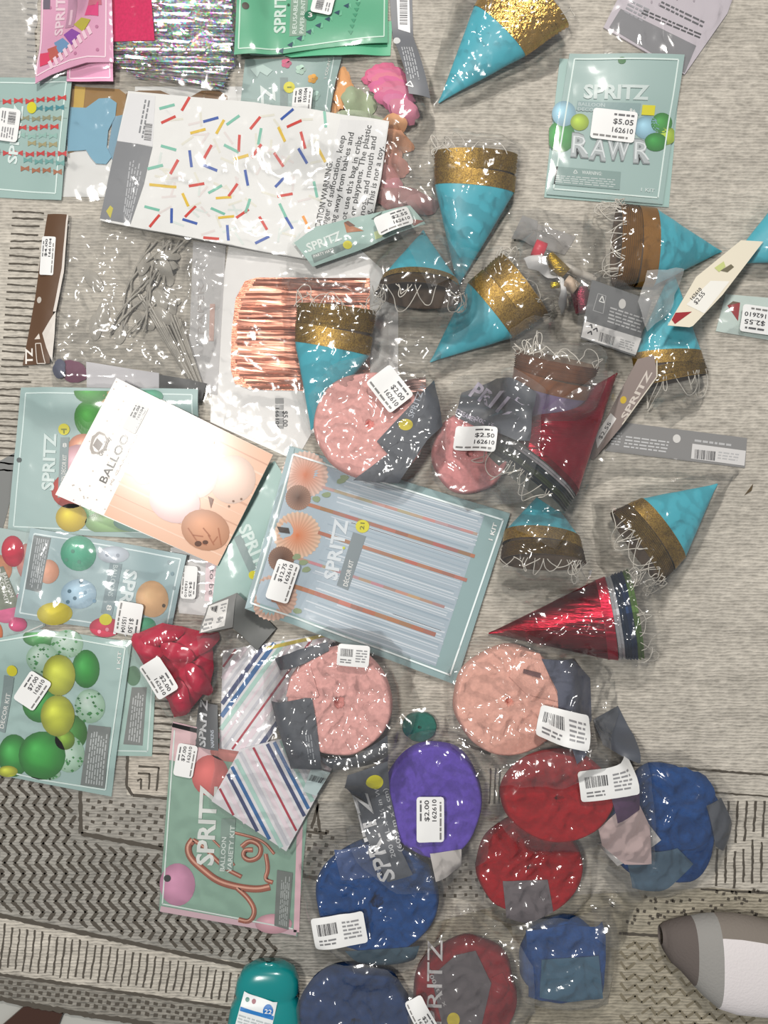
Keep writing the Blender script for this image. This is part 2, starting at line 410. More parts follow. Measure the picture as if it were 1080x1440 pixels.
        V2, F = fill(P, step, 0.18); W = np.array([s.w(p) for p in V2]); z = sf.at(W[:, 0], W[:, 1])
        FF = []
        for f in F:
            (x1, y1), (x2, y2), (x3, y3) = W[f[0]], W[f[1]], W[f[2]]
            FF.append(f if ((x2 - x1) * (y3 - y1) - (y2 - y1) * (x3 - x1)) > 0 else f[::-1])
        o = make_obj(part, np.c_[W, z], FF, film_mat(kind), s.parent, True, origin=s.origin)
        if stamp: sf.stamp(0.0002)
        return o
    def sticker(s, c, wd, ht, ang, price=None, code='162610', seed=1, extra=True, part='price_sticker', corner=4):
        """rounded white price sticker on top; wd runs along the lettering"""
        a = math.radians(ang)
        def q(u, v): x, y = rot((u, v), a); return (c[0] + x, c[1] + y)
        pts = []
        for (sx, sy, t0) in ((1, -1, -90), (1, 1, 0), (-1, 1, 90), (-1, -1, 180)):
            for t in (0, 45, 90):
                tt = math.radians(t0 + t); pts.append(q(sx * (wd / 2 - corner) + corner * math.cos(tt), sy * (ht / 2 - corner) + corner * math.sin(tt)))
        sf = Surf([s.w(p) for p in pts]); sf.drape(0.008)
        o = s.sheet(part, pts, plain((228, 228, 226), 0.5), 0.0003, 0.0004, 7, sf)
        if o: pass
        s.begin(0.0008, sf)
        L = wd / 2; 
        if price:
            x0 = -L * 0.05; x1 = L * 0.86; h = ht * 0.17
            s.text(price, q(x0, -ht * 0.05), q(x1, -ht * 0.05), h, INK, 1, 0.012)
            s.text(code, q(x0, ht * 0.22), q(x1 + L * .04, ht * 0.22), h * 0.95, INK, 1, 0.012)
            s.greek([q(x0, -ht * 0.42), q(x1, -ht * 0.42), q(x1, -ht * 0.28), q(x0, -ht * 0.28)], 1, (90, 90, 92), 1, seed)
            s.greek([q(-L * 0.88, ht * 0.3), q(x1, ht * 0.3), q(x1, ht * 0.44), q(-L * .88, ht * 0.44)], 1, (120, 118, 116), 1, seed + 1)
        else:
            s.barcode([q(-L * .8, -ht * .3), q(-L * .05, -ht * .3), q(-L * .05, ht * .05), q(-L * .8, ht * .05)], lay=1, seed=seed)
            s.greek([q(L * .15, -ht * .32), q(L * .85, -ht * .32), q(L * .85, ht * .3), q(L * .15, ht * .3)], 5, (140, 140, 142), 1, seed)
            s.greek([q(-L * .8, ht * .15), q(-L * .1, ht * .15), q(-L * .1, ht * .38), q(-L * .8, ht * .38)], 2, (120, 120, 122), 1, seed)
        s.end('lettering', o); return o
    def border(s, q, ins, wd=2.0, col=(226, 240, 238), lay=1):
        cx = sum(p[0] for p in q) / 4; cy = sum(p[1] for p in q) / 4; P = []
        n = len(q)
        for i in range(n):
            a = Vector(q[i]); p = Vector(q[i - 1]) - a; r = Vector(q[(i + 1) % n]) - a; p.normalize(); r.normalize()
            sn = abs(p.x * r.y - p.y * r.x) + 1e-6; P.append(tuple(a + (p + r) * ins / sn))
        s.stroke(P, wd, col, lay, True); return P
def lerp(a, b, t): return (a[0] + (b[0] - a[0]) * t, a[1] + (b[1] - a[1]) * t)
def curve_tubes(name, paths, rad, mat, parent, origin, closed=False):
    cu = bpy.data.curves.new(name, 'CURVE'); cu.dimensions = '3D'; cu.bevel_depth = rad; cu.bevel_resolution = 1; cu.resolution_u = 3
    for pts in paths:
        sp = cu.splines.new('POLY'); sp.points.add(len(pts) - 1); sp.use_cyclic_u = closed
        for i, p in enumerate(pts): sp.points[i].co = (p[0] - origin[0], p[1] - origin[1], p[2] - origin[2], 1)
    t = bpy.data.objects.new(name, cu); C.objects.link(t)
    me = bpy.data.meshes.new_from_object(t.evaluated_get(bpy.context.evaluated_depsgraph_get())); bpy.data.objects.remove(t)
    me.materials.clear(); me.materials.append(mat)
    o = bpy.data.objects.new(name, me); C.objects.link(o); o.parent = parent; return o
# ------------------------------------------------------------------ solid builders: hats, rolls, mounds, strands
def splat(V, rad=2):
    V = np.asarray(V); i = np.round((V[:, 0] - X0) / CELL).astype(int); j = np.round((V[:, 1] - Y0) / CELL).astype(int)
    for a in range(-rad, rad + 1):
        for b in range(-rad, rad + 1):
            m = (i + a >= 0) & (i + a < NX) & (j + b >= 0) & (j + b < NY)
            np.maximum.at(HF, (j[m] + b, i[m] + a), V[m, 2])
TEAL_HAT = (72, 180, 198)
def hat(t, A, B, E, w1, w2, flat=0.42, tilt=0.0, body=None, band=None, layers=9, rimcols=None, strings=8, seed=0, lift=0.0, pleat=0.0, inner=(96, 78, 62), spread=1.0):
    r = random.Random(seed); k = t.k; body = body or plain(TEAL_HAT, 0.4, 0, (300, 0.06)); band = band or glitter_mat('gold_glitter')
    zs = float(np.median(HF[t.sf.sl][t.sf.mask])) + lift
    s = S0 * k; r1, r2 = w1 * s / 2, w2 * s / 2
    zE = zs + r2 * flat + 0.001 + tilt; zA = zs + 0.004
    a = np.array([*t.w(A), zA]); e = np.array([*t.w(E), zE]); b2 = np.array(t.w(B)); f = np.linalg.norm(b2 - a[:2]) / (np.linalg.norm(b2 - a[:2]) + np.linalg.norm(e[:2] - b2))
    b = np.array([*b2, zA + (zE - zA) * f + (r1 * flat - (r2 * flat) * f) * 0.5])
    NS = 44; th = np.linspace(0, 2 * math.pi, NS, endpoint=False)
    def ring(c, d, rw, q, dent=0.0):
        d = d / np.linalg.norm(d); u = np.cross([0, 0, 1.0], d); u /= np.linalg.norm(u); v = np.cross(d, u)
        if v[2] < 0: v = -v; 
        n = 1 + dent * perlin(th * 1.3 + seed, np.full(NS, q * 5.0)) + (pleat * np.sin(th * 9 + seed) * q)
        return c + np.outer(np.cos(th) * rw * n, u) + np.outer(np.sin(th) * rw * flat * n, v)
    def loft(name, rings, mat, cap=False, mats=None, idx=None):
        V = np.concatenate(rings); F = []; M = []
        for i in range(len(rings) - 1):
            for j in range(NS):
                F.append((i * NS + j, i * NS + (j + 1) % NS, (i + 1) * NS + (j + 1) % NS, (i + 1) * NS + j)); M.append(idx[i] if idx else 0)
        o = make_obj(name, V, F, mat, t.parent, True, origin=t.origin, mats=mats, midx=M if mats else None); splat(V); return o
    d1 = b - a; d2 = e - b; dm = d1 / np.linalg.norm(d1) + d2 / np.linalg.norm(d2)
    loft('hat_cone', [ring(a + d1 * q, dm, max(r1 * q, 0.0008), q, 0.03) for q in np.linspace(0, 1, 12)], body)
    q0 = 0.45 / spread
    loft('glitter_band' if rimcols is None else 'foil_band', [ring(b + d2 * q, dm if q < .5 else d2, r1 + (r2 - r1) * q + 0.0006, 1 + q, 0.02) for q in np.linspace(-0.01, q0, 4)], band)
    rings = []; idx = []; mats = [band] if rimcols is None else [plain(c, 0.25, 0.75) for c in rimcols]; mats.append(plain(inner, 0.7))
    for i in range(layers):
        qa = q0 + (1 - q0) * i / layers; qb = q0 + (1 - q0) * (i + 1) / layers
        rings.append(ring(b + d2 * qa, d2, (r1 + (r2 - r1) * qa) * 0.965, 1 + qa, 0.02)); idx.append(min(i * (len(mats) - 1) // layers, len(mats) - 2))
        rings.append(ring(b + d2 * qb, d2, (r1 + (r2 - r1) * qb) * 1.0 + r.uniform(0, .0008), 1 + qa, 0.02)); idx.append(len(mats) - 1)
    for q, g in ((1, 0.955), (0.3, 0.85), (-0.8, 0.42)):
        rings.append(ring(b + d2 * q if q >= 0 else a + d1 * 0.45, d2, (r1 + (r2 - r1) * max(q, 0)) * g, 2)); idx.append(len(mats) - 1)
    o = loft('nested_rims', rings, None, mats=mats, idx=idx); o.data.polygons.foreach_set('use_smooth', [False] * len(o.data.polygons))
    if strings:
        paths = []; dn = d2 / np.linalg.norm(d2); u = np.cross([0, 0, 1.0], dn); u /= np.linalg.norm(u)
        for i in range(strings):
            t0 = r.uniform(0.1, 3.0); t1 = t0 + r.uniform(-0.9, 0.9); out = r.uniform(0.004, 0.028); pts = []
            for j in range(17):
                q = j / 16; tt = t0 + (t1 - t0) * q; rr = r2 * (1.02 + 0.10 * math.sin(q * 9 + i))
                c = e + dn * (out * math.sin(q * math.pi) * (1 + .25 * math.sin(7 * q + i)) - 0.012 * abs(q - .5)) + u * rr * math.cos(tt)
                z = e[2] + abs(math.sin(tt)) * r2 * flat * 1.06 - out * 0.9 * math.sin(q * math.pi) * (0.4 + .8 * r.random() if False else 0.8)
                pts.append((c[0], c[1], max(z, zs + 0.002)))
            paths.append(pts)
        o = curve_tubes('elastic_cords', paths, 0.00055, plain((222, 216, 205), 0.6), t.parent, t.origin); o['kind'] = 'stuff'
        splat([p for q in paths for p in q], 1)
    t.top = 0
def roll(t, c, rx, ry, ang, mat, th=0.034, seed=0, hole=6, tiltx=0.0, tilty=0.0, wob=0.035, lift=0.0, part='streamer_roll'):
    zs = float(np.percentile(HF[t.sf.sl][t.sf.mask], 60)) + lift; s = S0 * t.k; NS = 72
    prof = [(0.90, 0), (0.99, 0.12), (1.03, 0.45), (1.0, 0.85), (0.975, 0.97), (0.94, 1.0)]
    rr = np.linspace(0.90, 0.10, 20); prof += [(q, 0.985 - 0.03 * (1 - q) + (0.014 if i % 2 else 0)) for i, q in enumerate(rr)]
    hq = hole / rx; prof += [(hq, 0.95), (hq * 0.8, 0.6), (0.0, 0.55)]
    th_ = np.linspace(0, 2 * math.pi, NS, endpoint=False); V = []; cx, cy = t.w(c); a = -math.radians(ang)
    base = 1 + wob * perlin(np.cos(th_) * 1.5 + seed * 5.1, np.sin(th_) * 1.5 + seed) * 2
    for q, z in prof:
        g = base if q > hq * 1.5 else 1 + 0.5 * perlin(np.cos(th_) * 2 + seed, np.sin(th_) * 2)
        x = rx * s * q * g * np.cos(th_); y = ry * s * q * g * np.sin(th_)
        X = x * math.cos(a) - y * math.sin(a); Y = x * math.sin(a) + y * math.cos(a)
        zz = z * th + 0.0008 * perlin(X * 90 + seed, Y * 90 + 5) * (z > .5) * 2 + (tiltx * X + tilty * Y) * z + abs(tiltx) * rx * s * z * 0 
        V.append(np.c_[cx + X, cy + Y, np.maximum(zs + zz, zs)])
    F = []; V = np.concatenate(V)
    for i in range(len(prof) - 1):
        for j in range(NS): F.append((i * NS + j, i * NS + (j + 1) % NS, (i + 1) * NS + (j + 1) % NS, (i + 1) * NS + j))
    o = make_obj(part, V, F, mat, t.parent, True, origin=t.origin)
    splat(V, 2); return o
def mound(t, part, outline, H, mat, amp=0.004, freq=60, seed=0, r=0.008, step=4.5, edge=0.015, label=None, sharp=2, parent=None, cols=None):
    PW = [t.w(p) for p in outline]; sf = Surf(PW); sf.drape(r); e = np.clip(edgedist(sf.X, sf.Y, PW) / edge, 0, 1) ** 0.55
    X, Y = sf.X * freq + seed * 5.3, sf.Y * freq + seed * 2.1; wx = perlin(X * .5, Y * .5) * 1.5; wy = perlin(X * .5 + 30, Y * .5) * 1.5
    n1 = 1 - np.minimum(1, np.abs(perlin(X * .6 + wx, Y + wy)) * 2.4); n2 = perlin(X * .8 + wy, Y * .8 + wx)
    sf.Z = sf.Z + e * (H + amp * (n1 ** sharp + n2 * 0.8))
    o = t.sheet(part, outline, mat, 0.0006, 0.0003, step, sf, label=label, parent=parent); t.top = 0
    return o
def strands(t, part, quad, n, mat, off=0.001, wd=0.8, rise=0.0012, seed=0, seg=7, rnd=0.0, parent=None):
    """n long thin foil strips running from side (q0,q3) to side (q1,q2)"""
    r = random.Random(seed); V = []; F = []
    for i in range(n):
        v = (i + 0.5) / n; hh = wd / n / 2; tw = r.uniform(-.0009, .0009); zz = off + r.uniform(0, rise); e0 = r.uniform(0, .03) + rnd * abs(2 * v - 1) ** 4; e1 = 1 - r.uniform(0, .04)
        for j in range(seg + 1):
            u = e0 + (e1 - e0) * j / seg; dv = r.uniform(-.25, .25) / n * (0 < j < seg); tw += r.uniform(-.0004, .0004)
            for sgn in (-1, 1):
                vv = min(max(v + dv + sgn * hh, 0), 1); p = lerp(lerp(quad[0], quad[1], u), lerp(quad[3], quad[2], u), vv); x, y = t.w(p)
                V.append((x, y, float(t.sf.at(x, y)) + zz + sgn * tw + 0.0009))
            if j: b = len(V) - 4; F.append((b, b + 1, b + 3, b + 2))
    o = make_obj(part, V, F, mat, parent or t.parent, False, origin=t.origin); o['kind'] = 'stuff'; splat(V, 1); t.top = 0; return o
def inset(P, f):
    cx = sum(p[0] for p in P) / len(P); cy = sum(p[1] for p in P) / len(P); return [(cx + (p[0] - cx) * f, cy + (p[1] - cy) * f) for p in P]
def root_obj(name, label, cat, origin=(0, 0, 0), group=None):
    e = bpy.data.objects.new(name, None); C.objects.link(e); e.location = origin; e['label'] = label; e['category'] = cat; e.empty_display_size = 0.02
    if group: e['group'] = group
    return e
# ------------------------------------------------------------------ setting: floor, rug
def W0(p): return px2w(p, 1)
def flat_mesh(name, polys, cols, z, parent=None, origin=(0, 0, 0), mat=None, kind=None):
    V = []; F = []; Cc = []
    for P, c in zip(polys, cols):
        n = len(V); V += [(*W0(p), z) for p in P]
        for tr in tessellate_polygon([[Vector((p[0], p[1], 0)) for p in P]]): 
            a, b, d = [V[n + q] for q in tr]; up = (b[0] - a[0]) * (d[1] - a[1]) - (b[1] - a[1]) * (d[0] - a[0]) > 0
            F.append(tuple(n + q for q in (tr if up else tr[::-1])))
        Cc += [L4(c)] * len(P)
    o = make_obj(name, V, F, mat or print_mat(), parent, cols=Cc, origin=origin)
    if kind: o['kind'] = kind
    return o
m, nt, N, Lk, b = new_mat('pale_floor'); b.inputs['Base Color'].default_value = L4((176, 176, 170)); b.inputs['Roughness'].default_value = 0.35; noise_bump(nt, b, 12, 0.05)
fl = make_obj('floor', [(-1.6, -1.8, -.02), (1.6, -1.8, -.02), (1.6, 1.8, -.02), (-1.6, 1.8, -.02), (-1.6, -1.8, 0), (1.6, -1.8, 0), (1.6, 1.8, 0), (-1.6, 1.8, 0)],
              [(4, 5, 6, 7), (3, 2, 1, 0), (0, 1, 5, 4), (1, 2, 6, 5), (2, 3, 7, 6), (3, 0, 4, 7)], m, None); fl['kind'] = 'structure'
brown = root_obj('furniture_foot', 'dark brown wooden bar on the pale floor at the lower left corner', 'furniture', (*W0((45, 1450)), 0))
bx = [(36, 1414), (87, 1427), (60, 1500), (-40, 1480)]
V = [(*W0(p), z) for z in (0, 0.006) for p in bx]
make_obj('wooden_bar', V, [(3, 2, 1, 0), (4, 5, 6, 7), (0, 1, 5, 4), (1, 2, 6, 5), (2, 3, 7, 6), (3, 0, 4, 7)], plain((64, 40, 30), 0.35), brown, origin=brown.location)
# rug: subdivided slab with a wavy lower edge
m, nt, N, Lk, b = new_mat('rug_weave'); RUGMAT = m
b.inputs['Roughness'].default_value = 0.95; b.inputs['Specular IOR Level'].default_value = 0.15
tc = N.new('ShaderNodeTexCoord'); at = N.new('ShaderNodeAttribute'); at.attribute_name = 'col'
def nz(scale, st, det=3, rz=0.0):
    mp = N.new('ShaderNodeMapping'); mp.inputs['Scale'].default_value = st; mp.inputs['Rotation'].default_value = (0, 0, rz); n = N.new('ShaderNodeTexNoise'); n.inputs['Scale'].default_value = scale; n.inputs['Detail'].default_value = det
    Lk.new(tc.outputs['Object'], mp.inputs[0]); Lk.new(mp.outputs[0], n.inputs['Vector']); return n
wv = N.new('ShaderNodeTexWave'); wv.wave_type = 'BANDS'; wv.bands_direction = 'Y'; wv.inputs['Scale'].default_value = 78; wv.inputs['Distortion'].default_value = 5.0; wv.inputs['Detail'].default_value = 2; wv.inputs['Detail Scale'].default_value = 1.2
mpw = N.new('ShaderNodeMapping'); mpw.inputs['Scale'].default_value = (0.35, 1, 1); mpw.inputs['Rotation'].default_value = (0, 0, 0.03)
Lk.new(tc.outputs['Object'], mpw.inputs[0]); Lk.new(mpw.outputs[0], wv.inputs['Vector'])
knots = nz(190, (0.55, 1, 1), 2); soil = nz(6, (1, 1, 1), 4); streak = nz(45, (0.25, 1, 1), 3)
def math_(op, a, b_, c_=None):
    q = N.new('ShaderNodeMath'); q.operation = op
    for i, v in enumerate((a, b_, c_)):
        if v is None: continue
        if isinstance(v, (int, float)): q.inputs[i].default_value = v
        else: Lk.new(v, q.inputs[i])
    return q.outputs[0]
h = math_('ADD', math_('MULTIPLY', wv.outputs['Fac'], 0.35), math_('MULTIPLY', knots.outputs[0], 1.5))
val = math_('ADD', math_('MULTIPLY_ADD', h, 0.60, 0.42), math_('ADD', math_('MULTIPLY_ADD', soil.outputs[0], 0.4, -0.2), math_('MULTIPLY_ADD', streak.outputs[0], 0.5, -0.25)))
mx = N.new('ShaderNodeMix'); mx.data_type = 'RGBA'; mx.blend_type = 'MULTIPLY'; mx.inputs[0].default_value = 1
cc = N.new('ShaderNodeCombineColor')
for i in range(3): Lk.new(val, cc.inputs[i])
Lk.new(at.outputs['Color'], mx.inputs[6]); Lk.new(cc.outputs[0], mx.inputs[7]); Lk.new(mx.outputs[2], b.inputs['Base Color'])
bp = N.new('ShaderNodeBump'); bp.inputs['Strength'].default_value = 0.8; bp.inputs['Distance'].default_value = 0.002; Lk.new(h, bp.inputs['Height']); Lk.new(bp.outputs[0], b.inputs['Normal'])
rug = root_obj('rug', 'large flat-woven grey beige rug with dark zigzag and dash borders under everything', 'rug', (0, 0, 0))
edge = [(-160, 1372), (0, 1404), (45, 1413), (90, 1421), (130, 1428), (170, 1433), (210, 1440), (300, 1465), (600, 1540), (1250, 1600)]
TAUPE = (184, 178, 167); DGREY = (146, 143, 136)
def sidecol(x, y):
    if y > 1085 + max(0, 0) and x < 430: return DGREY
    if y > 1290 and x < 1000: return (150, 144, 132)
    return TAUPE
bandT = lambda x: 1287 + x * 0.21      # dark line above the bottom-left dash band
bandB = lambda x: 1370 + x * 0.145
top = []
def rugpiece(name, P, col, z, mat=RUGMAT, th=0.0):
    V2, F = fill(P, 24); V = [(*W0(p), z) for p in V2]; n = len(V); FF = []
    for f in F:
        a, b_, c_ = [V[i] for i in f]; FF.append(f if (b_[0] - a[0]) * (c_[1] - a[1]) - (b_[1] - a[1]) * (c_[0] - a[0]) > 0 else f[::-1])
    return make_obj(name, V, FF, mat, rug, cols=[L4(col)] * n)
# body slab
P = [(-250, -300)] + edge + [(1250, -300)]
V2, F = fill(P, 40); n = len(V2); V = [(*W0(p), RUG) for p in V2] + [(*W0(p), 0.0002) for p in V2]; FF = []; ec = set()
for f in F:
    a, b_, c_ = [V[i] for i in f]; g = f if (b_[0] - a[0]) * (c_[1] - a[1]) - (b_[1] - a[1]) * (c_[0] - a[0]) > 0 else f[::-1]
    FF += [tuple(g), tuple(v + n for v in g[::-1])]
    for q in zip(g, g[1:] + g[:1]): ec.add(q)
for (a, b_) in ec:
    if (b_, a) not in ec: FF.append((b_, a, a + n, b_ + n))
def basecol(p):
    x, y = p
    if x < 440 and y > 1095 and y < bandT(x): return DGREY
    if x < 440 and y > bandB(x): return (140, 136, 128)
    if y > 1085: return (178, 168, 148)
    return TAUPE
make_obj('woven_base', V, FF, RUGMAT, rug, cols=[L4(TAUPE)] * (2 * n))
z1 = RUG + 0.0004
rugpiece('woven_panel', [(-160, 1075), (112, 1090), (112, 1172), (240, 1196), (430, 1215), (560, 1250), (560, 1395), (430, 1372), (0, bandT(0)), (-160, 1255)], DGREY, z1)
rugpiece('woven_panel', [(112, 1062), (178, 1062), (178, 1118), (500, 1128), (680, 1200), (680, 1270), (240, 1195), (112, 1172)], (156, 152, 144), z1 + 0.0001)
rugpiece('woven_panel', [(0, bandB(0)), (350, bandB(350)), (500, bandB(500)), (500, 1500)] + edge[6:1:-1] + [(0, 1403)], (136, 132, 124), z1)
rugpiece('woven_panel', [(740, 1262), (1000, 1248), (1200, 1262), (1200, 1480), (600, 1480), (600, 1300)], (160, 153, 137), z1)
def wob_stroke(pts, wd, r, amp=0.8, step=5):
    """a hand-woven dark line: jagged edges"""
    out = []
    for a, b_ in zip(pts, pts[1:]):
        d = math.dist(a, b_); k = max(1, int(d / step)); nx, ny = -(b_[1] - a[1]) / d, (b_[0] - a[0]) / d; prev = None
        for q in range(k + 1):
            c = lerp(a, b_, q / k); o = r.uniform(-amp, amp) * .6; h_ = wd / 2 * r.uniform(.7, 1.25)
            cur = ((c[0] + nx * (o + h_), c[1] + ny * (o + h_)), (c[0] + nx * (o - h_), c[1] + ny * (o - h_)))
            if prev: out.append([prev[0], cur[0], cur[1], prev[1]])
            prev = cur
    return out
r = random.Random(5); DK = []; LT = []; z2 = z1 + 0.0003
def dash(pts, wd=2.4, amp=0.8): DK.extend(wob_stroke(pts, wd, r, amp))
for i in range(36):          # left dash column
    y = 297 + i * 10.4; x0 = 18 - (y - 297) * 0.075; dash([(x0, y + r.uniform(-1, 1)), (x0 + r.uniform(38, 46), y + 2 + r.uniform(-1.5, 1.5))], 2.2)
for i in range(12): y = 4 + i * 8.5; dash([(38, y), (52, y + 1)], 1.6)
for i in range(8): y = 985 + i * 10.6; dash([(212, y), (244, y + 2)], 2.6)
for i in range(34):          # bottom-left dash band
    x = 5 + i * 10.6; y0 = bandT(x) + 12; y1 = bandB(x) - 10; dash([(x + 2, y0 + r.uniform(-2, 2)), (x - 1, (y0 + y1) / 2), (x - 5, y1 + r.uniform(-4, 3))], 2.5, 1.0)
dash([(-60, bandT(-60)), (0, bandT(0)), (200, bandT(200)), (420, bandT(420))], 6, 0.6)
dash([(-60, bandB(-60)), (0, bandB(0)), (200, bandB(200)), (440, bandB(440))], 4.5, 1)
dash(edge[0:8], 7, 1.2)
dash([(113, 1112), (114, 1172), (240, 1195), (430, 1232), (600, 1262)], 6, .6)
for i in range(34):          # zigzag field, lower left
    x = -175 + i * 15.0; y = 1078; pts = [(x, y)]
    for j in range(11): pts += [(pts[-1][0] + 15, pts[-1][1] + 15), (pts[-1][0] + 15 - 9, pts[-1][1] + 27)]
    seg = []
    for a, b_ in zip(pts, pts[1:]):
        for q in range(3):
            c0, c1 = lerp(a, b_, q / 3), lerp(a, b_, (q + 1) / 3); cx, cy = c1
            lim = 1176 + (cx - 112) * .19 if cx > 104 else 1078
            if cy < lim + 8 or cy > bandT(cx) - 7 or cx > 440: continue
            DK.extend(wob_stroke([c0, c1], 5.2, r, .7))
for i in range(22):          # diagonal dot panels
    for j in range(8):
        x = 124 + i * 16 + (j % 2) * 8 - j * .5; y = 1124 + j * 10 + i * 2.1 + r.uniform(-1, 1)
        lo = 1120 if x < 178 else 1126; 
        if x < 118 or y < lo or y > 1166 + (x - 112) * .19: continue
        dash([(x - 2.6, y), (x + 2.6, y + 1)], 5)
for i in range(10):
    for j in range(5):
        x = 565 + i * 15 + (j % 2) * 7; y = 1215 + j * 11 + r.uniform(-1, 1); dash([(x - 2, y), (x + 2, y)], 4.5)
for i in range(36):          # check band at the lower edge
    for j in range(3):
        x = 3 + i * 12 + (j % 2) * 6; y = bandB(x) + 9 + j * 8
        if y > 1398 + x * .185 : continue
        dash([(x - 3, y), (x + 3, y + 1)], 5, 1.2)
# key motif square
rugpiece('woven_panel', [(182, 1058), (238, 1058), (240, 1118), (188, 1117), (179, 1108)], (184, 176, 164), z1 + 0.0002)
dash([(180, 1060), (178, 1105), (187, 1118), (246, 1124)], 4)
dash([(195, 1077), (224, 1079), (220, 1112)], 3.2); dash([(194, 1087), (211, 1088), (209, 1110)], 3); dash([(193, 1098), (199, 1095), (198, 1110)], 2.6)
# right border
dash([(860, 1075), (940, 1078), (1010, 1084), (1110, 1092)], 3)
dash([(960, 1110), (1000, 1114), (1110, 1122)], 2.4)
for i in range(12):
    x = 1008 + i * 12.6; dash([(x + 4, 1126), (x + 1, 1180 + r.uniform(-20, 20))], 3.2, 1.1); dash([(x, 1190 + r.uniform(-10, 10)), (x - 1, 1244 + r.uniform(-4, 5))], 3.2, 1.1)
dash([(985, 1250), (1110, 1257)], 3)
for i in range(60): x = r.uniform(860, 1075); y = r.uniform(1256, 1300) - max(0, (x - 950)) * .1; dash([(x - 2, y), (x + 2, y + 1)], 4, 1.2)
dash([(870, 1312), (930, 1316)], 4)
for i in range(9):           # fainter zigzags, lower right
    y = 1322 + i * 15; pts = [(872, y)]
    for j in range(9): pts += [(pts[-1][0] + 9, pts[-1][1] + 11), (pts[-1][0] + 21, pts[-1][1] + 2)]
    for a, b_ in zip(pts, pts[1:]):
        if r.random() < .85: LT.extend(wob_stroke([a, b_], 4.0, r, .9))
for (a, b_) in (((445, 1125), (450, 1170)), ((400, 1165), (460, 1172)), ((650, 1045), (690, 1060)), ((448, 1130), (438, 1165))): dash([a, b_], 4)
for x in (690, 697, 703): dash([(x, 1080), (x - 2, 1130)], 2.5)
DKM, nt, N, Lk, b = new_mat('dark_yarn'); b.inputs['Base Color'].default_value = L4((86, 81, 74)); b.inputs['Roughness'].default_value = 1; b.inputs['Specular IOR Level'].default_value = 0.05; noise_bump(nt, b, 300, .5)
dk = flat_mesh('dark_yarn_pattern', DK, [(70, 66, 60)] * len(DK), z2, rug, mat=DKM, kind='stuff')
lt = flat_mesh('faded_yarn_pattern', LT, [(124, 116, 100)] * len(LT), z2, rug, mat=plain((124, 116, 98), .95), kind='stuff')
dk.data.materials.clear(); dk.data.materials.append(DKM)
CV = [(*W0((1052 + x, 690 + y)), RUG + z) for x, y, z in ((-6, 7, .0005), (6, -4, .0005), (7, -10, .0005), (0, -1, .0005), (3, 0, .004))]
crumb = make_obj('crumb', CV, [(0, 1, 4), (1, 2, 4), (2, 3, 4), (3, 0, 4), (3, 2, 1, 0)], plain((86, 72, 52), .8), None, origin=(*W0((1052, 690)), RUG))
crumb.location = (*W0((1052, 690)), RUG); crumb['label'] = 'small dark brown crumb lying alone on the bare rug at the right'; crumb['category'] = 'crumb'
# ------------------------------------------------------------------ the party goods, bottom of the pile first
TEALC = (162, 190, 185); WH = plain((226, 226, 224), 0.45); DG = plain((84, 87, 93), 0.55)
YEL = (222, 214, 30)
def tag_card(t, part, q, col, th=0.0007, **k): return t.sheet(part, q, plain(col, 0.45), th, 0.0002, 9, **k)
def card_pack(name, label, q, col, th=0.0012, r=0.024, group=None, cat='party kit', **k):
    t = Thing(name, label, cat, q, group, r=r, **k); t.sheet('backing_card', q, plain(col, 0.42), th, 0.0003); t.begin(); return t
def sleeve(t, q, amp=0.0006, seed=0, f=1.02, kind='sleeve', infl=0.0008):
    return t.film(inset(q, f), kind, 0.006, amp, infl, 34, 6, seed, 0.0007, 'clear_sleeve', 0.5)

# --- top left: loose clear bag over the dashes
t = Thing('clear_bag', 'flat clear bag at the upper left edge, empty over rug dashes beside pink pack', 'bag', [(-30, -20), (56, -20), (52, 112), (-30, 112)])
t.film([(-30, -20), (56, -20), (50, 60), (54, 112), (-30, 112)], 'frost', seed=3, amp=.002)
# --- photo prop pack with blue cut-out
t = Thing('photo_prop_pack', 'clear pack of paper props with a light blue moustache shape on brown card', 'party props', [(88, 118), (330, 118), (330, 160), (200, 200), (172, 282), (88, 282)], r=.01)
t.sheet('white_card', [(90, 205), (168, 205), (160, 277), (86, 277)], WH, .0006)
t.sheet('white_card', [(190, 122), (345, 122), (340, 170), (190, 170)], WH, .0006)
BR = plain((150, 112, 52), .5)
t.sheet('brown_paper_prop', [(98, 122), (168, 126), (186, 140), (180, 172), (150, 170), (104, 214), (96, 216)], BR, .0006, .0008)
t.sheet('brown_paper_prop', [(178, 132), (196, 128), (226, 128), (240, 134), (252, 140), (270, 136), (284, 128), (308, 128), (320, 136), (320, 180), (178, 180)], plain((122, 84, 34), .5), .0006, .0008)
t.sheet('paper_strip', [(106, 122), (121, 124), (112, 212), (100, 212)], plain((200, 165, 70), .5), .0003, .0016)
t.sheet('blue_moustache', [(96, 152), (122, 153), (140, 140), (155, 139), (165, 146), (163, 165), (153, 185), (151, 208), (158, 222), (150, 232), (136, 231), (128, 222), (122, 212), (96, 214)], plain((122, 172, 196), .5), .0008, .002)
t.sheet('blue_moustache', [(160, 165), (175, 162), (178, 185), (172, 212), (160, 228), (152, 214), (156, 190)], plain((120, 160, 182), .5), .0006, .0012)
t.film([(92, 116), (336, 116), (336, 190), (180, 235), (166, 284), (90, 284)], 'clear', seed=5, amp=.0015, off=.002)
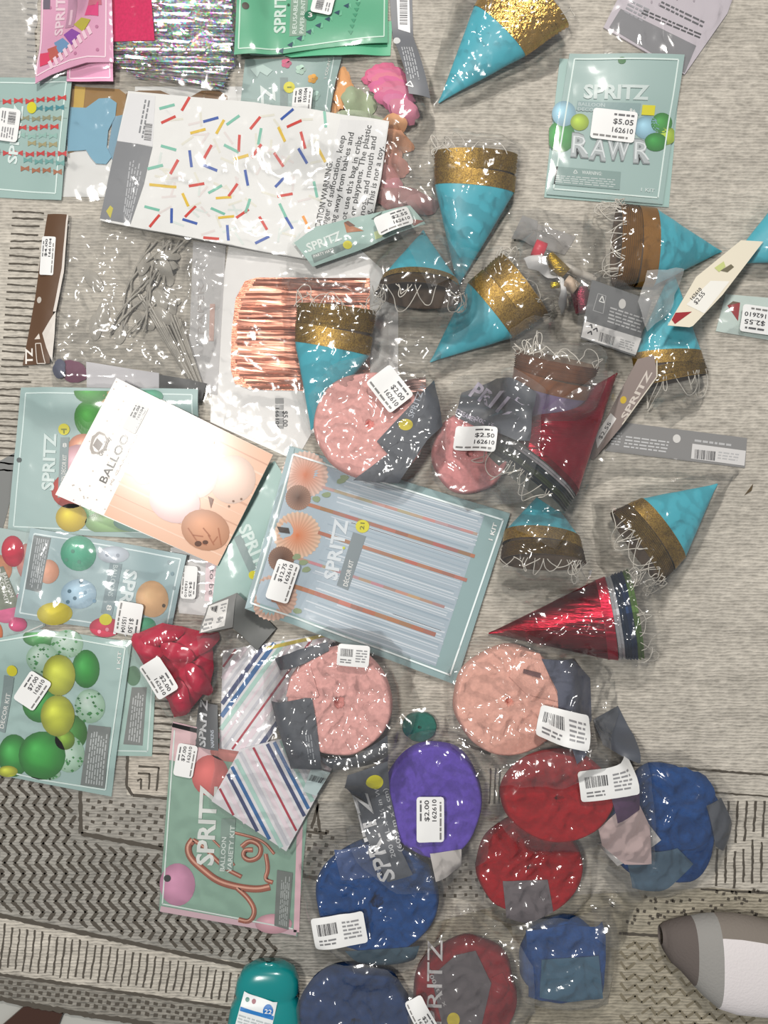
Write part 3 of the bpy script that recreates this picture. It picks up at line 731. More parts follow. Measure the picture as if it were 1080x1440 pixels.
# --- bow garland pack
q = [(-40, 110), (105, 112), (88, 283), (-40, 276)]
t = card_pack('garland_pack', 'pale teal pack printed with rows of small red and teal bow garlands, left edge', q, TEALC)
t.stroke([(2, 118), (97, 120), (80, 274), (-30, 264)], 1.8, (226, 244, 240), 2)
for (y, x0, x1, c, dy) in ((143, -5, 98, (206, 60, 58), -1), (155, 56, 98, (70, 140, 150), 2), (168, 36, 98, (150, 150, 120), 4), (180, 0, 86, (206, 66, 62), 2), (192, 30, 80, (150, 190, 180), 3), (204, 46, 82, (168, 160, 120), 5), (216, -5, 96, (200, 66, 66), 6), (228, 40, 96, (110, 165, 160), 7), (240, 36, 92, (170, 110, 80), 7)):
    x = x0; i = 0
    t.stroke([(x0, y - dy * .3), (x1, y + dy * .7)], .7, (150, 170, 165), 2)
    while x < x1:
        yy = y + dy * (x - x0) / (x1 - x0) - dy * .3 + (i % 2); t.poly([(x - 6, yy - 4), (x, yy - 1.2), (x + 6, yy - 4), (x + 6, yy + 4), (x, yy + 1.2), (x - 6, yy + 4)], c, 3); x += 16; i += 1
t.text('SPRITZ', (24, 232), (34, 150), 13, (226, 240, 238), 4, .03); t.disc(46, 153, 7, 8, YEL, 5)
t.end(); sleeve(t, q, .001, 4); t.sticker((14, 178), 46, 30, 98, None, seed=2)
# --- holographic fringe
q = [(150, -20), (330, -20), (334, 60), (330, 98), (165, 96)]
t = Thing('foil_fringe_pack', 'holographic silver foil fringe curtain with a hot pink label, top left', 'fringe', [(150, -20), (332, -20), (330, 132), (165, 110)], r=.01)
HOLO = glitter_mat('holographic_foil')
mound(t, 'folded_foil', [(158, -20), (330, -20), (334, 50), (331, 96), (250, 94), (163, 98)], .009, HOLO, .004, 50, 3)
strands(t, 'foil_strand', [(158, -10), (331, -10), (333, 98), (160, 96)], 40, HOLO, .010, 1.0, .003, 3, 10)
strands(t, 'foil_strand', [(165, 92), (330, 96), (322, 134), (190, 112)], 14, HOLO, .003, .8, .004, 4, 12)
t.sf.drape(.012); t.sheet('label_card', [(160, -20), (215, -20), (222, 66), (160, 68)], crepe_mat((214, 24, 92)), .0006, .0004)
t.film([(150, -20), (336, -20), (338, 105), (300, 136), (165, 112)], 'clear', seed=6, amp=.002)
# --- pink tassel packs
q = [(100, 60), (166, 60), (164, 122), (98, 120)]
t = card_pack('tassel_pack', 'second pink card pack, only its lower edge showing under the tassel garland pack', q, (226, 160, 192))
t.border(q, 4, 1.8, (246, 214, 228)); t.end()
q = [(58, -40), (163, -40), (166, 98), (128, 98), (100, 104), (78, 112), (55, 124)]
t = Thing('tassel_pack', 'pink pack printed with a multicoloured tassel garland, upper left corner', 'party kit', q, r=.024, bow=(60, 120, .004, .03))
t.sheet('backing_card', q, plain((222, 162, 192), .42), .0012, .0003); t.begin()
t.stroke([(60, -30), (57, 114), (78, 102), (104, 93), (130, 90), (155, 91), (157, -30)], 1.8, (248, 220, 232), 2)
t.text('SPRITZ', (91, 54), (91, -22), 13, (236, 208, 220), 3, .03); t.poly([(94, 44), (108, 44), (110, -20), (96, -20)], (188, 140, 166), 2); t.poly([(99, 40), (103, 40), (103, 14), (99, 14)], (226, 190, 206), 3)
for (x, y, a, c) in ((68, 88, 80, (222, 60, 100)), (80, 80, 70, (190, 92, 80)), (91, 70, 60, (110, 150, 190)), (106, 58, 50, (140, 70, 165)), (121, 42, 40, (186, 176, 60)), (136, 24, 10, (224, 70, 130)), (140, 10, 5, (200, 110, 130)), (138, -2, 0, (90, 160, 196))):
    d = 11; P = [rot((-d * .7, -d), math.radians(a - 90)), rot((d * .6, -d * .8), math.radians(a - 90)), rot((d * 1.0, d * .7), math.radians(a - 90)), rot((-d * .8, d), math.radians(a - 90))]; t.poly([(x + p[0], y + p[1]) for p in P], c, 3)
for i in range(9): x = 72 + i * 7; y = 94 - i * 5.5; t.poly([(x, y), (x + 4, y - 3), (x + 9, y + 8), (x + 5, y + 11)], (240, 205, 220), 4)
for (x, y) in ((70, 10), (144, 81), (112, 84), (143, 49)): t.disc(x, y, 2.4, 2.4, (190, 120, 156), 2, n=8)
t.poly([(60, -10), (70, -10), (70, 12), (60, 12)], (110, 100, 116), 2)
t.end(); sleeve(t, [(58, -40), (163, -40), (164, 103), (57, 122)], .0008, 5)
# --- paper fan decoration bag: flower stacks, peach pieces, teal label
t = Thing('paper_flower_pack', 'clear bag of orange and pink tissue paper flowers with a pale teal printed card', 'decoration', [(340, 84), (580, 84), (620, 300), (500, 300), (335, 170)], r=.012)
ORG = plain((238, 172, 110), .7, 0, (200, .2)); PNK = plain((238, 116, 160), .7, 0, (200, .2)); PCH = plain((226, 162, 118), .7, 0, (200, .2)); GRN = plain((170, 186, 150), .7)
for i, (c, rx, ry, h) in enumerate((((482, 118), 12, 20, .004), ((474, 148), 14, 18, .006), ((484, 136), 12, 24, .003))): mound(t, 'orange_tissue_flower', blob(*c, rx, ry, i + 2, .35, 26, 15), h, ORG, .003, 90, i)
mound(t, 'green_tissue_leaf', blob(505, 150, 22, 24, 3, .3), .005, GRN, .003, 80, 2)
mound(t, 'green_tissue_leaf', blob(500, 172, 40, 12, 8, .3), .005, plain((176, 190, 160), .7), .003, 80, 3)
for i in range(9):
    c = (536 + i * 3.0 + (i % 3) * 4, 105 + i * 7.6); mound(t, 'pink_tissue_flower', blob(*c, 28 - i * .7, 13, i + 30, .3, 40, -12 + i * 5), .0009 if i else .005, plain((240 - i * 3, 112 + (i % 3) * 10, 156 + (i % 2) * 8), .7, 0, (200, .2)), .0008, 60, i, edge=.004)
for i in range(6):
    c = (545 + (i % 2) * 10, 186 + i * 17); mound(t, 'peach_tissue_flower', blob(*c, 27 - i * 2, 15, i + 50, .22, 24, 10 * i), .003, plain((228 - 4 * i, 168 - 5 * i, 120 + i * 6), .7, 0, (200, .2)), .003, 70, i)
for i in range(4): mound(t, 'dusty_tissue_flower', blob(552 + i * 14, 282 + (i % 2) * 10, 22, 14, i + 70, .2, 20), .003, plain((178, 132, 130), .7), .002, 80, i)
t.top = 0
q = [(345, 84), (481, 82), (464, 172), (336, 172)]
t.sf.drape(.014); t.sheet('printed_card', q, plain((158, 182, 178), .45), .0008, .0006); t.begin()
t.stroke([(352, 78), (470, 82), (458, 168)], 1.6, (222, 236, 234), 2); t.text('TZ', (388, 162), (386, 120), 20, (226, 236, 234), 3, .03)
t.poly([(394, 110), (405, 110), (405, 160), (394, 160)], (132, 150, 148), 2)
t.disc(407, 124, 8, 8, YEL, 4); t.stroke([(404, 124), (410, 124)], 2, (120, 130, 20), 5)
t.text('1 COUNT', (460, 116), (466, 84), 4, WHITE, 4)
for (x, y, c) in ((403, 90, (214, 90, 130)), (440, 112, (226, 164, 60)), (423, 99, (180, 214, 196)), (444, 138, (190, 220, 210))):
    for a in range(5): t.disc(x + 4 * math.cos(a * 1.256), y + 4 * math.sin(a * 1.256), 3.6, 3.2, tuple(int(v * (0.85 + .06 * a)) for v in c), 3 + a % 2, n=10)
t.poly([(352, 98), (370, 92), (384, 100), (376, 108), (366, 102), (362, 110)], (190, 214, 208), 3)
t.end('card_print')
t.film([(334, 84), (480, 80), (590, 90), (612, 180), (632, 300), (560, 310), (470, 230), (334, 180)], 'clear', seed=8, amp=.0028, infl=.003)
t.sticker((426, 150), 40, 28, -84, '$5.00', '155104', 3)
# --- green garland packs
q = [(344, 60), (552, 30), (549, 79), (480, 84), (410, 84)]
t = card_pack('garland_pack', 'green card pack lying underneath, a green strip showing below the flag garland pack', q, (88, 176, 134)); t.end()
q = [(338, -50), (546, -50), (545, 64), (440, 76), (333, 88)]
t = Thing('garland_pack', 'green pack printed with a chain of dark triangle flags, top edge', 'party kit', q, r=.024); t.sheet('backing_card', q, plain((98, 178, 140), .42), .0012, .0003); t.begin()
t.stroke([(342, -40), (339, 80), (440, 70), (540, 56), (541, -40)], 1.8, (206, 236, 220), 2); t.disc(348, 18, 5, 5, (70, 60, 50), 2)
t.text('SPRITZ', (402, 52), (402, -24), 16, (214, 234, 224), 3, .03); t.poly([(408, 57), (431, 57), (434, -20), (410, -20)], (140, 168, 150), 2)
t.text('REUSABLE', (418, 54), (419, 0), 6, (222, 236, 228), 3, .01); t.text('PAPER BUNTING', (428, 54), (430, -16), 6, (222, 236, 228), 3, .01)
t.disc(437, 26, 8.5, 8.5, (24, 118, 84), 4); t.text('3', (434, 29), (440, 29), 8, WHITE, 5, .02)
for i in range(9):
    x = 396 + i * 13; y = 76 - i * 7.6 - i * i * .28; t.poly([(x - 4, y + 1), (x + 4, y - 3), (x + 3, y + 5)], (36, 74, 96), 3)
    t.poly([(x + 16, y - 12 + (i % 2) * 8), (x + 20, y - 14), (x + 20, y - 5)], (120, 196, 160), 3)
for i in range(6): t.poly([(490 + i * 2, 50 - i * 9), (497 + i * 2, 50 - i * 9), (494 + i * 2, 56 - i * 9)], (70, 156, 120), 3)
t.disc(406, 8, 2, 2, (24, 90, 60), 4, n=8)
t.end(); sleeve(t, q, .0008, 9); t.sticker((456, 4), 44, 30, -78, None, seed=4)
# --- grey hang card top centre
q = [(546, -30), (579, -30), (581, 50), (604, 151), (574, 147), (568, 110), (552, 50)]
t = Thing('header_card', 'long grey header card with barcode and punched hole beside the green packs, top edge', 'label card', q, r=.02)
t.sheet('card', q, plain((112, 114, 118), .45), .0008, .0005); t.begin()
t.poly([(557, -20), (575, -20), (577, 45), (560, 40)], (226, 226, 226), 1); t.barcode([(562, 0), (562, 34), (573, 34), (573, 0)], lay=2, seed=6)
t.disc(558, 59, 5, 6, (214, 214, 212), 1); t.greek([(563, 72), (572, 128), (590, 130), (580, 72)], 5, (180, 182, 184), 1, 3)
t.stroke([(570, 135), (576, 130), (580, 138)], 1.4, WHITE, 1, True); t.end('card_print')
# --- rose gold fringe pack on white card
q = [(262, 338), (470, 330), (600, 360), (600, 620), (440, 606), (432, 640), (300, 560), (288, 480)]
t = Thing('foil_fringe_pack', 'rose gold foil fringe curtain on a white card under the blue party hats', 'fringe', q, r=.016)
t.sheet('white_card', [(322, 345), (500, 345), (560, 400), (560, 560), (438, 610), (416, 648), (296, 594), (300, 480)], plain((232, 230, 228), .4), .001)
t.sheet('grey_paper_strip', [(272, 340), (318, 345), (306, 556), (264, 545)], plain((196, 194, 194), .5), .0006, .001)
RG = foil_mat((222, 150, 124), .3, (1, 10, 1), 70, .5)
t.sheet('foil_panel', [(345, 396), (362, 391), (520, 392), (520, 552), (352, 548), (331, 540), (325, 520), (326, 470), (332, 420)], RG, .0008, .0018)
t.top = 0
strands(t, 'foil_strand', [(336, 394), (520, 392), (520, 552), (327, 546)], 46, plain((214, 150, 128), .33, .85), .0026, .95, .0014, 8, 9, rnd=.14)
strands(t, 'foil_strand', [(540, 540), (600, 530), (600, 580), (515, 580)], 12, plain((190, 150, 142), .33, .6), .003, .9, .002, 9, 6)
t.begin(.0018); t.text('PAPER', (287, 470), (287, 400), 9, (176, 170, 168), 1, .005); t.poly([(296, 428), (303, 428), (301, 480), (294, 480)], (206, 168, 156), 2); t.end('strip_print'); t.begin(.0018); t.text('$5.00', (398, 578), (398, 600), 7, INK, 1); t.text('166104', (388, 574), (388, 602), 5, INK, 1)
t.greek([(406, 560), (406, 610), (380, 610), (380, 560)], 1, (150, 150, 150), 1, 3); t.end('card_print')
t.film([(264, 336), (400, 340), (560, 372), (604, 420), (600, 600), (520, 600), (440, 612), (428, 650), (300, 590), (262, 520)], 'clear', seed=10, amp=.0014, infl=.001, off=.002)
# --- brown label bag with clear straws / cutlery
t = Thing('straw_pack', 'clear bag of clear plastic spoons and straws beside the dark brown label', 'tableware', [(80, 300), (330, 320), (300, 560), (80, 530)], r=.01)
CL = plain((206, 200, 188), .2, 0, None, .6, .2, .35)
r = random.Random(4); paths = []
def zt(t, x, y): X, Y = t.w((x, y)); return X, Y, float(t.sf.at(X, Y))
for i in range(15):
    x0 = 196 + i * 4.2; y0 = 420 + i * 2.5 + r.uniform(-8, 8); x1 = 262 + i * 1.9; y1 = 528 + i * 1.8; z = .002 + .0011 * (i % 4)
    paths.append([(*zt(t, *lerp((x0, y0), (x1, y1), q))[:2], RUG + z + .004 * (1 - q)) for q in np.linspace(0, 1, 6)])
curve_tubes('spoon_handle', paths, .0016, CL, t.parent, t.origin)['kind'] = 'stuff'
for i in range(9):
    x0 = 150 + i * 5 + r.uniform(-6, 6); paths2 = [(*zt(t, x0 + 70 * q + 14 * math.sin(q * 5 + i), 470 - 130 * q + r.uniform(-2, 2))[:2], RUG + .003 + .0009 * i) for q in np.linspace(0, 1, 12)]
    curve_tubes('spoon_handle', [paths2], .0014, CL, t.parent, t.origin)
for i in range(20):   # spoon bowls
    a = r.uniform(-.9, .9); cx = r.uniform(120, 245); cy = 372 + (cx - 120) * -.1 + r.uniform(0, 110); P = [(cx + x, cy + y) for x, y in (rot((19 * math.cos(q), 9 * math.sin(q)), a + .9) for q in np.linspace(0, 6.28, 19)[:-1])]
    mound(t, 'plastic_spoon', P, .0035, CL, .001, 60, i, r=.004, edge=.006)
t.film([(84, 306), (182, 312), (320, 338), (304, 480), (280, 556), (205, 520), (84, 516), (60, 500)], 'cloudy', seed=11, amp=.0045, infl=.004)
q = [(68, 302), (97, 304), (90, 380), (78, 440), (72, 512), (32, 514), (50, 420), (58, 360)]
t = Thing('header_card', 'dark brown folded header card on the clear bag at the left edge', 'label card', q, r=.012)
t.sheet('card', q, plain((92, 66, 46), .45), .001, .001); t.begin(); t.disc(57, 423, 3.6, 4.6, (190, 182, 172), 1)
t.text('TZ', (47, 512), (47, 490), 11, (232, 226, 218), 1, .03); t.stroke([(52, 484), (60, 484), (66, 512), (54, 512)], 1.2, (214, 205, 195), 1, True); t.poly([(50, 478), (57, 470), (59, 478)], (214, 205, 195), 1)
t.poly([(90, 380), (97, 304), (99, 306), (93, 385), (82, 440), (78, 440)], (206, 198, 190), 1); t.poly([(62, 470), (78, 445), (82, 440), (76, 510), (68, 490)], (205, 198, 190), 1)
t.end('card_print'); t.sticker((70, 362), 54, 20, -86, '$4.00', '166104', 7, corner=2)
# --- sprinkle tablecloth
q = [(184, 134), (360, 150), (547, 186), (536, 260), (520, 330), (430, 366), (305, 345), (150, 314), (143, 312), (165, 220)]
t = Thing('tablecloth_pack', 'white folded tablecloth with coloured sprinkle strokes and suffocation warning', 'tablecloth', q, r=.03)
t.sheet('folded_tablecloth', q, plain((232, 232, 230), .5, 0, (40, .12)), .004, .0004); t.begin()
t.poly([(169, 203), (218, 212), (205, 262), (186, 318), (143, 310)], (128, 130, 134), 1); t.poly([(169, 204), (186, 137), (222, 141), (218, 211)], (226, 226, 228), 1)
t.greek([(206, 146), (196, 200), (206, 202), (216, 148)], 2, (130, 132, 136), 2, 4); t.barcode([(208, 180), (206, 203), (216, 204), (218, 181)], lay=2, seed=5)
t.greek([(176, 300), (186, 228), (206, 236), (186, 314)], 5, (184, 186, 190), 2, 5); t.poly([(152, 300), (158, 292), (162, 296), (158, 310)], (200, 190, 80), 2)
SP = [(238, 156, -15, 'g'), (264, 152, -60, 'r'), (240, 174, -25, 'r'), (299, 174, -15, 'b'), (281, 190, -15, 'y'), (312, 184, -60, 'y'), (330, 175, -35, 'g'), (361, 179, -50, 'r'), (240, 213, 15, 'g'), (270, 227, 85, 'b'), (294, 218, -58, 'r'), (338, 206, -85, 'r'), (327, 213, 25, 'g'), (340, 224, -15, 'y'), (367, 197, -78, 'g'), (362, 216, -50, 'r'), (393, 228, 55, 'r'), (427, 225, 58, 'b'), (247, 238, -58, 'r'), (296, 238, 20, 'b'), (221, 239, -15, 'g'), (347, 251, 80, 'b'), (395, 256, -45, 'b'), (223, 263, 3, 'y'), (238, 264, 3, 'y'), (277, 261, -10, 'r'), (303, 267, -30, 'g'), (328, 268, -55, 'r'), (315, 279, -5, 'y'), (262, 283, 65, 'y'), (216, 296, 15, 'g'), (244, 307, 88, 'b'), (270, 301, -50, 'r'), (270, 316, 18, 'b'), (308, 300, 25, 'g'), (320, 309, -8, 'y'), (349, 291, -75, 'g'), (342, 303, -40, 'r'), (371, 316, 60, 'r'), (398, 297, 65, 'g'), (323, 332, 85, 'b'), (370, 340, -28, 'b'), (220, 314, -50, 'r'), (407, 315, 60, 'b'), (401, 275, -10, 'r'), (444, 268, 78, 'g'), (428, 206, 75, 'r'), (416, 184, -18, 'r'), (453, 224, 60, 'y'), (398, 196, 65, 'y'), (406, 170, -35, 'b'), (459, 180, 85, 'g'), (431, 315, 65, 'o'), (300, 340, 5, 'r')]
cm = {'g': (120, 190, 168), 'r': (206, 56, 44), 'b': (44, 84, 168), 'y': (224, 188, 56), 'o': (236, 150, 40)}
for x, y, a, c in SP:
    d = rot((11, 0), math.radians(a)); t.stroke([(x - d[0], y - d[1]), (x + d[0], y + d[1])], 3.8, cm[c], 1)
r = random.Random(3)
for i in range(70):
    x = r.uniform(225, 450); y = r.uniform(150, 340)
    if inpoly(np.array([x]), np.array([y]), inset(q, .9))[0]:
        d = rot((10, 0), r.uniform(0, 3.14)); t.stroke([(x - d[0], y - d[1]), (x + d[0], y + d[1])], 3.2, r.choice([(216, 224, 220), (224, 216, 214), (224, 222, 210)]), 0)
t.poly([(480, 180), (545, 188), (536, 255), (520, 318), (440, 345), (455, 280)], (226, 226, 226), 2)
BLK = (50, 52, 54)
for s_, a, b_ in (('SUFFOCATION WARNING:', (445, 352), (469, 234)), ('anger of suffocation, keep', (459, 322), (487, 203)), ('bag away from babies and', (471, 320), (499, 200)), ('not use this bag in cribs,', (486, 318), (511, 204)), ('s or playpens. The plastic', (498, 316), (523, 192)), ('nose and mouth and', (513, 308), (530, 207)), ('g. This is not a toy.', (522, 308), (540, 220))): t.text(s_, a, b_, 8.6, BLK, 3, .012)
t.end(); t.film([(184, 132), (365, 146), (552, 182), (575, 210), (560, 300), (520, 340), (425, 372), (300, 350), (140, 318), (165, 215)], 'sleeve', .006, .0022, .001, 45, 5, 12, .0009, 'clear_sleeve')
# --- card strip and dark sachet above the left kit
t = Thing('favour_bag', 'small clear bag with dark purple paper flower and white card strip behind a balloon kit', 'bag', [(76, 505), (235, 510), (290, 560), (78, 560)], r=.01)
mound(t, 'paper_flower', blob(104, 523, 20, 15, 2, .15), .003, plain((116, 70, 92), .7, 0, (150, .3)), .003, 120, 2)
mound(t, 'paper_flower', blob(86, 520, 10, 13, 5, .15), .003, plain((84, 88, 108), .7), .003, 120, 4)
t.top = 0; t.sheet('card_strip', [(124, 510), (226, 526), (224, 548), (122, 545)], plain((206, 204, 208), .5), .0006, .001)
t.sheet('dark_card', [(226, 528), (292, 540), (285, 565), (224, 556)], plain((88, 88, 88), .5), .0006, .001)
t.film([(74, 504), (235, 508), (295, 545), (285, 562), (76, 560)], 'clear', seed=14, amp=.002)
# --- dark wedge at far left and clear bag
t = Thing('grey_card', 'dark grey card corner at the left edge behind the balloon kit', 'label card', [(-30, 660), (20, 636), (16, 800), (-30, 820)]); t.sheet('card', [(-30, 665), (22, 636), (16, 700), (4, 745), (-30, 760)], plain((112, 114, 112), .5), .0007)
# --- left balloon kit
q = [(30, 545), (283, 550), (275, 760), (11, 748)]
t = card_pack('balloon_kit', 'pale teal kit with green, yellow and red balloons, partly under the rose gold balloon pack', q, (164, 190, 188))
t.border(q, 8, 1.8, (220, 238, 236), 1)
for (x, y, rx, ry, c) in ((132, 552, 24, 17, (60, 150, 50)), (130, 590, 24, 26, (70, 160, 60)), (118, 630, 22, 20, (225, 150, 120)), (112, 655, 28, 30, (228, 176, 186)), (100, 690, 27, 25, (204, 56, 40)), (101, 728, 22, 20, (218, 190, 50)), (140, 718, 26, 24, (96, 176, 96)), (160, 735, 40, 18, (150, 190, 130)), (165, 570, 20, 22, (214, 176, 120)), (215, 560, 20, 10, (104, 180, 150)), (200, 735, 40, 14, (130, 186, 170))):
    t.disc(x, y, rx, ry, c, 2 + int(x + y) % 3, tuple(int(v * .8) for v in c), tuple(min(255, int(v * 1.18) + 14) for v in c), clip=(16, 551, 274, 748))
t.text('SPRITZ', (76, 690), (80, 610), 17, (214, 230, 228), 6, .03); t.poly([(82, 700), (95, 698), (98, 615), (86, 615)], (140, 156, 158), 5)
t.text('BALLOON DECOR KIT', (91, 694), (95, 640), 6, WHITE, 7, .01); t.text('8', (89, 629), (95, 629), 6, WHITE, 7); t.disc(91, 604, 8, 8, YEL, 6); t.stroke([(87, 604), (95, 604)], 2, (130, 136, 20), 7); t.stroke([(91, 604), (91, 610)], 2, (130, 136, 20), 7)
t.disc(28, 647, 3.5, 3.5, (70, 80, 82), 4)
t.end(); sleeve(t, q, .0009, 15)
# --- "to be" pack + plain teal kit under the big kit
q = [(225, 790), (300, 760), (330, 860), (250, 880)]
t = card_pack('banner_pack', 'white banner pack with pink script strip under the rose gold balloon pack', [(240, 770), (345, 760), (335, 870), (252, 862)], (216, 214, 214), cat='banner')
t.poly([(290, 790), (308, 792), (306, 845), (288, 845)], (238, 212, 218), 1); t.text('to be', (296, 800), (294, 836), 7, INK, 2, 0); t.end(); t.film([(236, 770), (350, 758), (338, 880), (250, 872)], 'clear', seed=16, amp=.002); t.sticker((268, 818), 46, 22, 94, '$4.25', '162610', 8)
q = [(318, 700), (386, 648), (420, 700), (372, 842), (300, 848)]
t = card_pack('balloon_kit', 'plain pale teal pack wedged between the rose gold balloon pack and the large fan kit', q, (168, 200, 194))
t.text('SPRITZ', (336, 742), (368, 812), 17, (224, 240, 236), 2, .03); t.poly([(330, 756), (340, 750), (362, 798), (352, 805)], (142, 160, 160), 1); t.disc(357, 808, 6, 6, YEL, 2); t.end(); sleeve(t, q, .0012, 17)
# --- rose gold balloon pack
q = [(171, 535), (386, 641), (308, 795), (85, 696)]
t = Thing('balloon_pack', 'white and rose gold balloon pack lying diagonally, bright glare in its middle', 'party kit', q, r=.03, mode='plane'); t.sheet('backing_card', q, plain((236, 232, 226), .4), .003, .0004); t.begin()
t.poly([(232, 565), (386, 641), (308, 795), (152, 724)], (226, 184, 158), 1)
for i in range(11):
    v = i / 11; a = lerp((232, 565), (152, 724), v); b_ = lerp((386, 641), (308, 795), v); t.stroke([lerp(a, b_, .0), lerp(a, b_, 1)], .9 + (i % 3), (206, 160, 136) if i % 2 else (234, 200, 178), 2)
for (x, y, rx, ry, c, l) in ((272, 612, 33, 25, (226, 190, 196), 3), (222, 648, 30, 32, (214, 170, 146), 4), (283, 670, 27, 32, (244, 218, 206), 4), (250, 705, 36, 30, (242, 208, 204), 5), (330, 675, 32, 34, (236, 205, 188), 3), (292, 745, 34, 28, (206, 150, 118), 6), (240, 642, 16, 14, (240, 214, 198), 5), (206, 668, 15, 14, (230, 190, 165), 5)):
    t.disc(x, y, rx, ry, c, l, tuple(int(v * .86) for v in c), tuple(min(255, int(v * 1.1)) for v in c), 20)
for i in range(12): x = 222 + 24 * math.cos(i * .52 + 1); y = 650 + 26 * math.sin(i * .52 + 1); t.stroke([(x, y), (222 + (x - 222) * .55, 650 + (y - 650) * .55)], 1.4, (184, 130, 100), 6)
for i in range(7): t.stroke([(268 + i * 7, 742 + (i % 3) * 10), (284 + i * 5, 766 - (i % 2) * 12)], 1.8, (170, 112, 84), 8)
t.disc(282, 764, 5, 4, (90, 56, 40), 9, n=10); t.disc(292, 762, 4, 3, (90, 56, 40), 9, n=10); t.poly([(296, 698), (304, 702), (300, 715)], (120, 80, 60), 7); t.poly([(240, 630), (248, 636), (246, 642)], (80, 60, 50), 7)
for (x, y) in ((331, 705), (342, 702), (325, 712), (304, 624)): t.disc(x, y, 1.6, 1.6, (120, 90, 70), 8, n=8)
t.text('BALLOO', (155, 681), (188, 616), 11, (50, 48, 46), 3, .002); t.text('N GARLAND', (163, 683), (200, 612), 3.2, (190, 178, 170), 3, 0)
t.poly(blob(146, 625, 11, 17, 3, .25, 24, 25), (150, 142, 134), 3); t.poly(blob(147, 625, 8, 13, 4, .2, 20, 25), (226, 222, 216), 4); t.poly([(138, 628), (144, 618), (152, 626), (146, 636)], (130, 122, 116), 5)
t.text('GingerRay', (150, 643), (163, 618), 6, (110, 104, 98), 4, 0)
r = random.Random(2)
for i in range(50):
    u, v = r.random() * .3, r.random(); p = lerp(lerp(q[0], q[1], u), lerp(q[3], q[2], u), v); t.disc(p[0], p[1], 1, 1, (190, 180, 172), 2, n=6)
t.gloss = 1; t.end(); t.sticker((197, 590), 40, 20, -62, '$8.00', '166104', 9, corner=2)
# --- left edge colourful pack
q = [(-40, 735), (60, 752), (64, 880), (-40, 940)]
t = card_pack('balloon_kit', 'pack printed with pink and red balloons at the left edge beneath the spotted balloon pack', q, (176, 196, 194))
for (x, y, rx, ry, c) in ((20, 775, 16, 22, (214, 36, 70)), (40, 790, 16, 26, (222, 150, 140)), (0, 800, 18, 20, (224, 150, 110)), (10, 860, 20, 16, (240, 110, 160)), (26, 878, 13, 10, (238, 80, 140)), (36, 850, 16, 20, (236, 150, 180)), (-5, 890, 10, 16, (230, 120, 60)), (-6, 850, 10, 14, (250, 190, 190))): t.disc(x, y, rx, ry, c, 2 + int(x) % 3, tuple(int(v * .8) for v in c), clip=(-38, 738, 60, 930))
t.poly([(-20, 800), (6, 796), (30, 852), (-20, 862)], (130, 138, 122), 5); t.text('BALLOON', (4, 806), (16, 840), 6, WHITE, 6, .01); t.text('DECOR KIT', (-4, 800), (9, 850), 6, WHITE, 6, .01)
t.stroke([(-30, 918), (62, 878)], 2, WHITE, 6); t.end(); t.film([(-40, 735), (62, 748), (70, 880), (-40, 945)], 'clear', seed=19, amp=.003)
# --- two green balloon kits
q = [(150, 900), (222, 900), (214, 1063), (150, 1062)]
t = card_pack('balloon_kit', 'pale teal kit edge with grey warning panel showing beside the green balloon kit', q, (170, 200, 192))
t.stroke([(218, 905), (208, 1056), (165, 1055)], 1.8, (222, 238, 234), 1); t.poly([(186, 966), (207, 966), (201, 1048), (174, 1046)], (126, 130, 128), 1); t.greek([(180, 1040), (188, 970), (204, 970), (198, 1044)], 5, (190, 194, 194), 2, 3); t.disc(188, 950, 10, 14, (90, 130, 100), 2); t.end(); sleeve(t, q, .0008, 20)
q = [(-40, 905), (60, 884), (187, 902), (157, 1120), (-40, 1082)]
t = Thing('balloon_kit', 'pale teal kit printed with a large cluster of green and lime balloons, left edge', 'party kit', q, r=.024); t.sheet('backing_card', q, plain((164, 192, 188), .4), .0012, .0003); t.begin()
t.stroke([(-30, 905), (60, 891), (178, 910), (149, 1110), (60, 1096), (-30, 1075)], 2, (226, 242, 238), 5)
def bal(x, y, rx, ry, c, l): t.disc(x, y, rx, ry, c, l, tuple(int(v * .72) for v in c), tuple(min(255, int(v * 1.12 + 26)) for v in c), clip=(-38, 888, 180, 1108))
GG = (52, 150, 62); LM = (196, 204, 58)
bal(60, 895, 24, 14, (60, 150, 70), 1); bal(122, 940, 20, 27, GG, 2); bal(58, 990, 26, 26, GG, 1); bal(100, 1030, 24, 26, (70, 140, 60), 1)
def conf(x, y, rx, ry, l, seed):
    t.disc(x, y, rx, ry, (178, 208, 190), l, (140, 176, 150), (214, 232, 222)); r = random.Random(seed)
    for i in range(26):
        a = r.uniform(0, 6.28); q_ = r.uniform(.3, .95); X = x + rx * q_ * math.cos(a); Y = y + ry * q_ * math.sin(a); s_ = r.uniform(1, 3); t.poly([(X - s_, Y), (X, Y - s_ * .7), (X + s_, Y + .5), (X, Y + s_)], r.choice([(40, 100, 56), (60, 130, 70), (80, 150, 90)]), l + 1)
conf(62, 926, 22, 22, 3, 1); conf(96, 905, 22, 20, 2, 2); conf(128, 992, 22, 24, 3, 3); conf(98, 1060, 22, 26, 3, 4); conf(72, 1088, 14, 8, 3, 6)
bal(20, 1062, 22, 30, GG, 4); bal(60, 1062, 33, 34, (46, 152, 56), 5); bal(12, 1084, 14, 8, LM, 6); bal(92, 1040, 14, 14, (120, 160, 40), 5)
bal(84, 949, 23, 29, LM, 6); bal(82, 1006, 24, 29, (190, 198, 50), 6)
t.poly([(126, 1018), (158, 1021), (148, 1108), (114, 1103)], (124, 130, 128), 6); t.greek([(120, 1100), (130, 1024), (155, 1027), (146, 1104)], 7, (190, 196, 196), 7, 6)
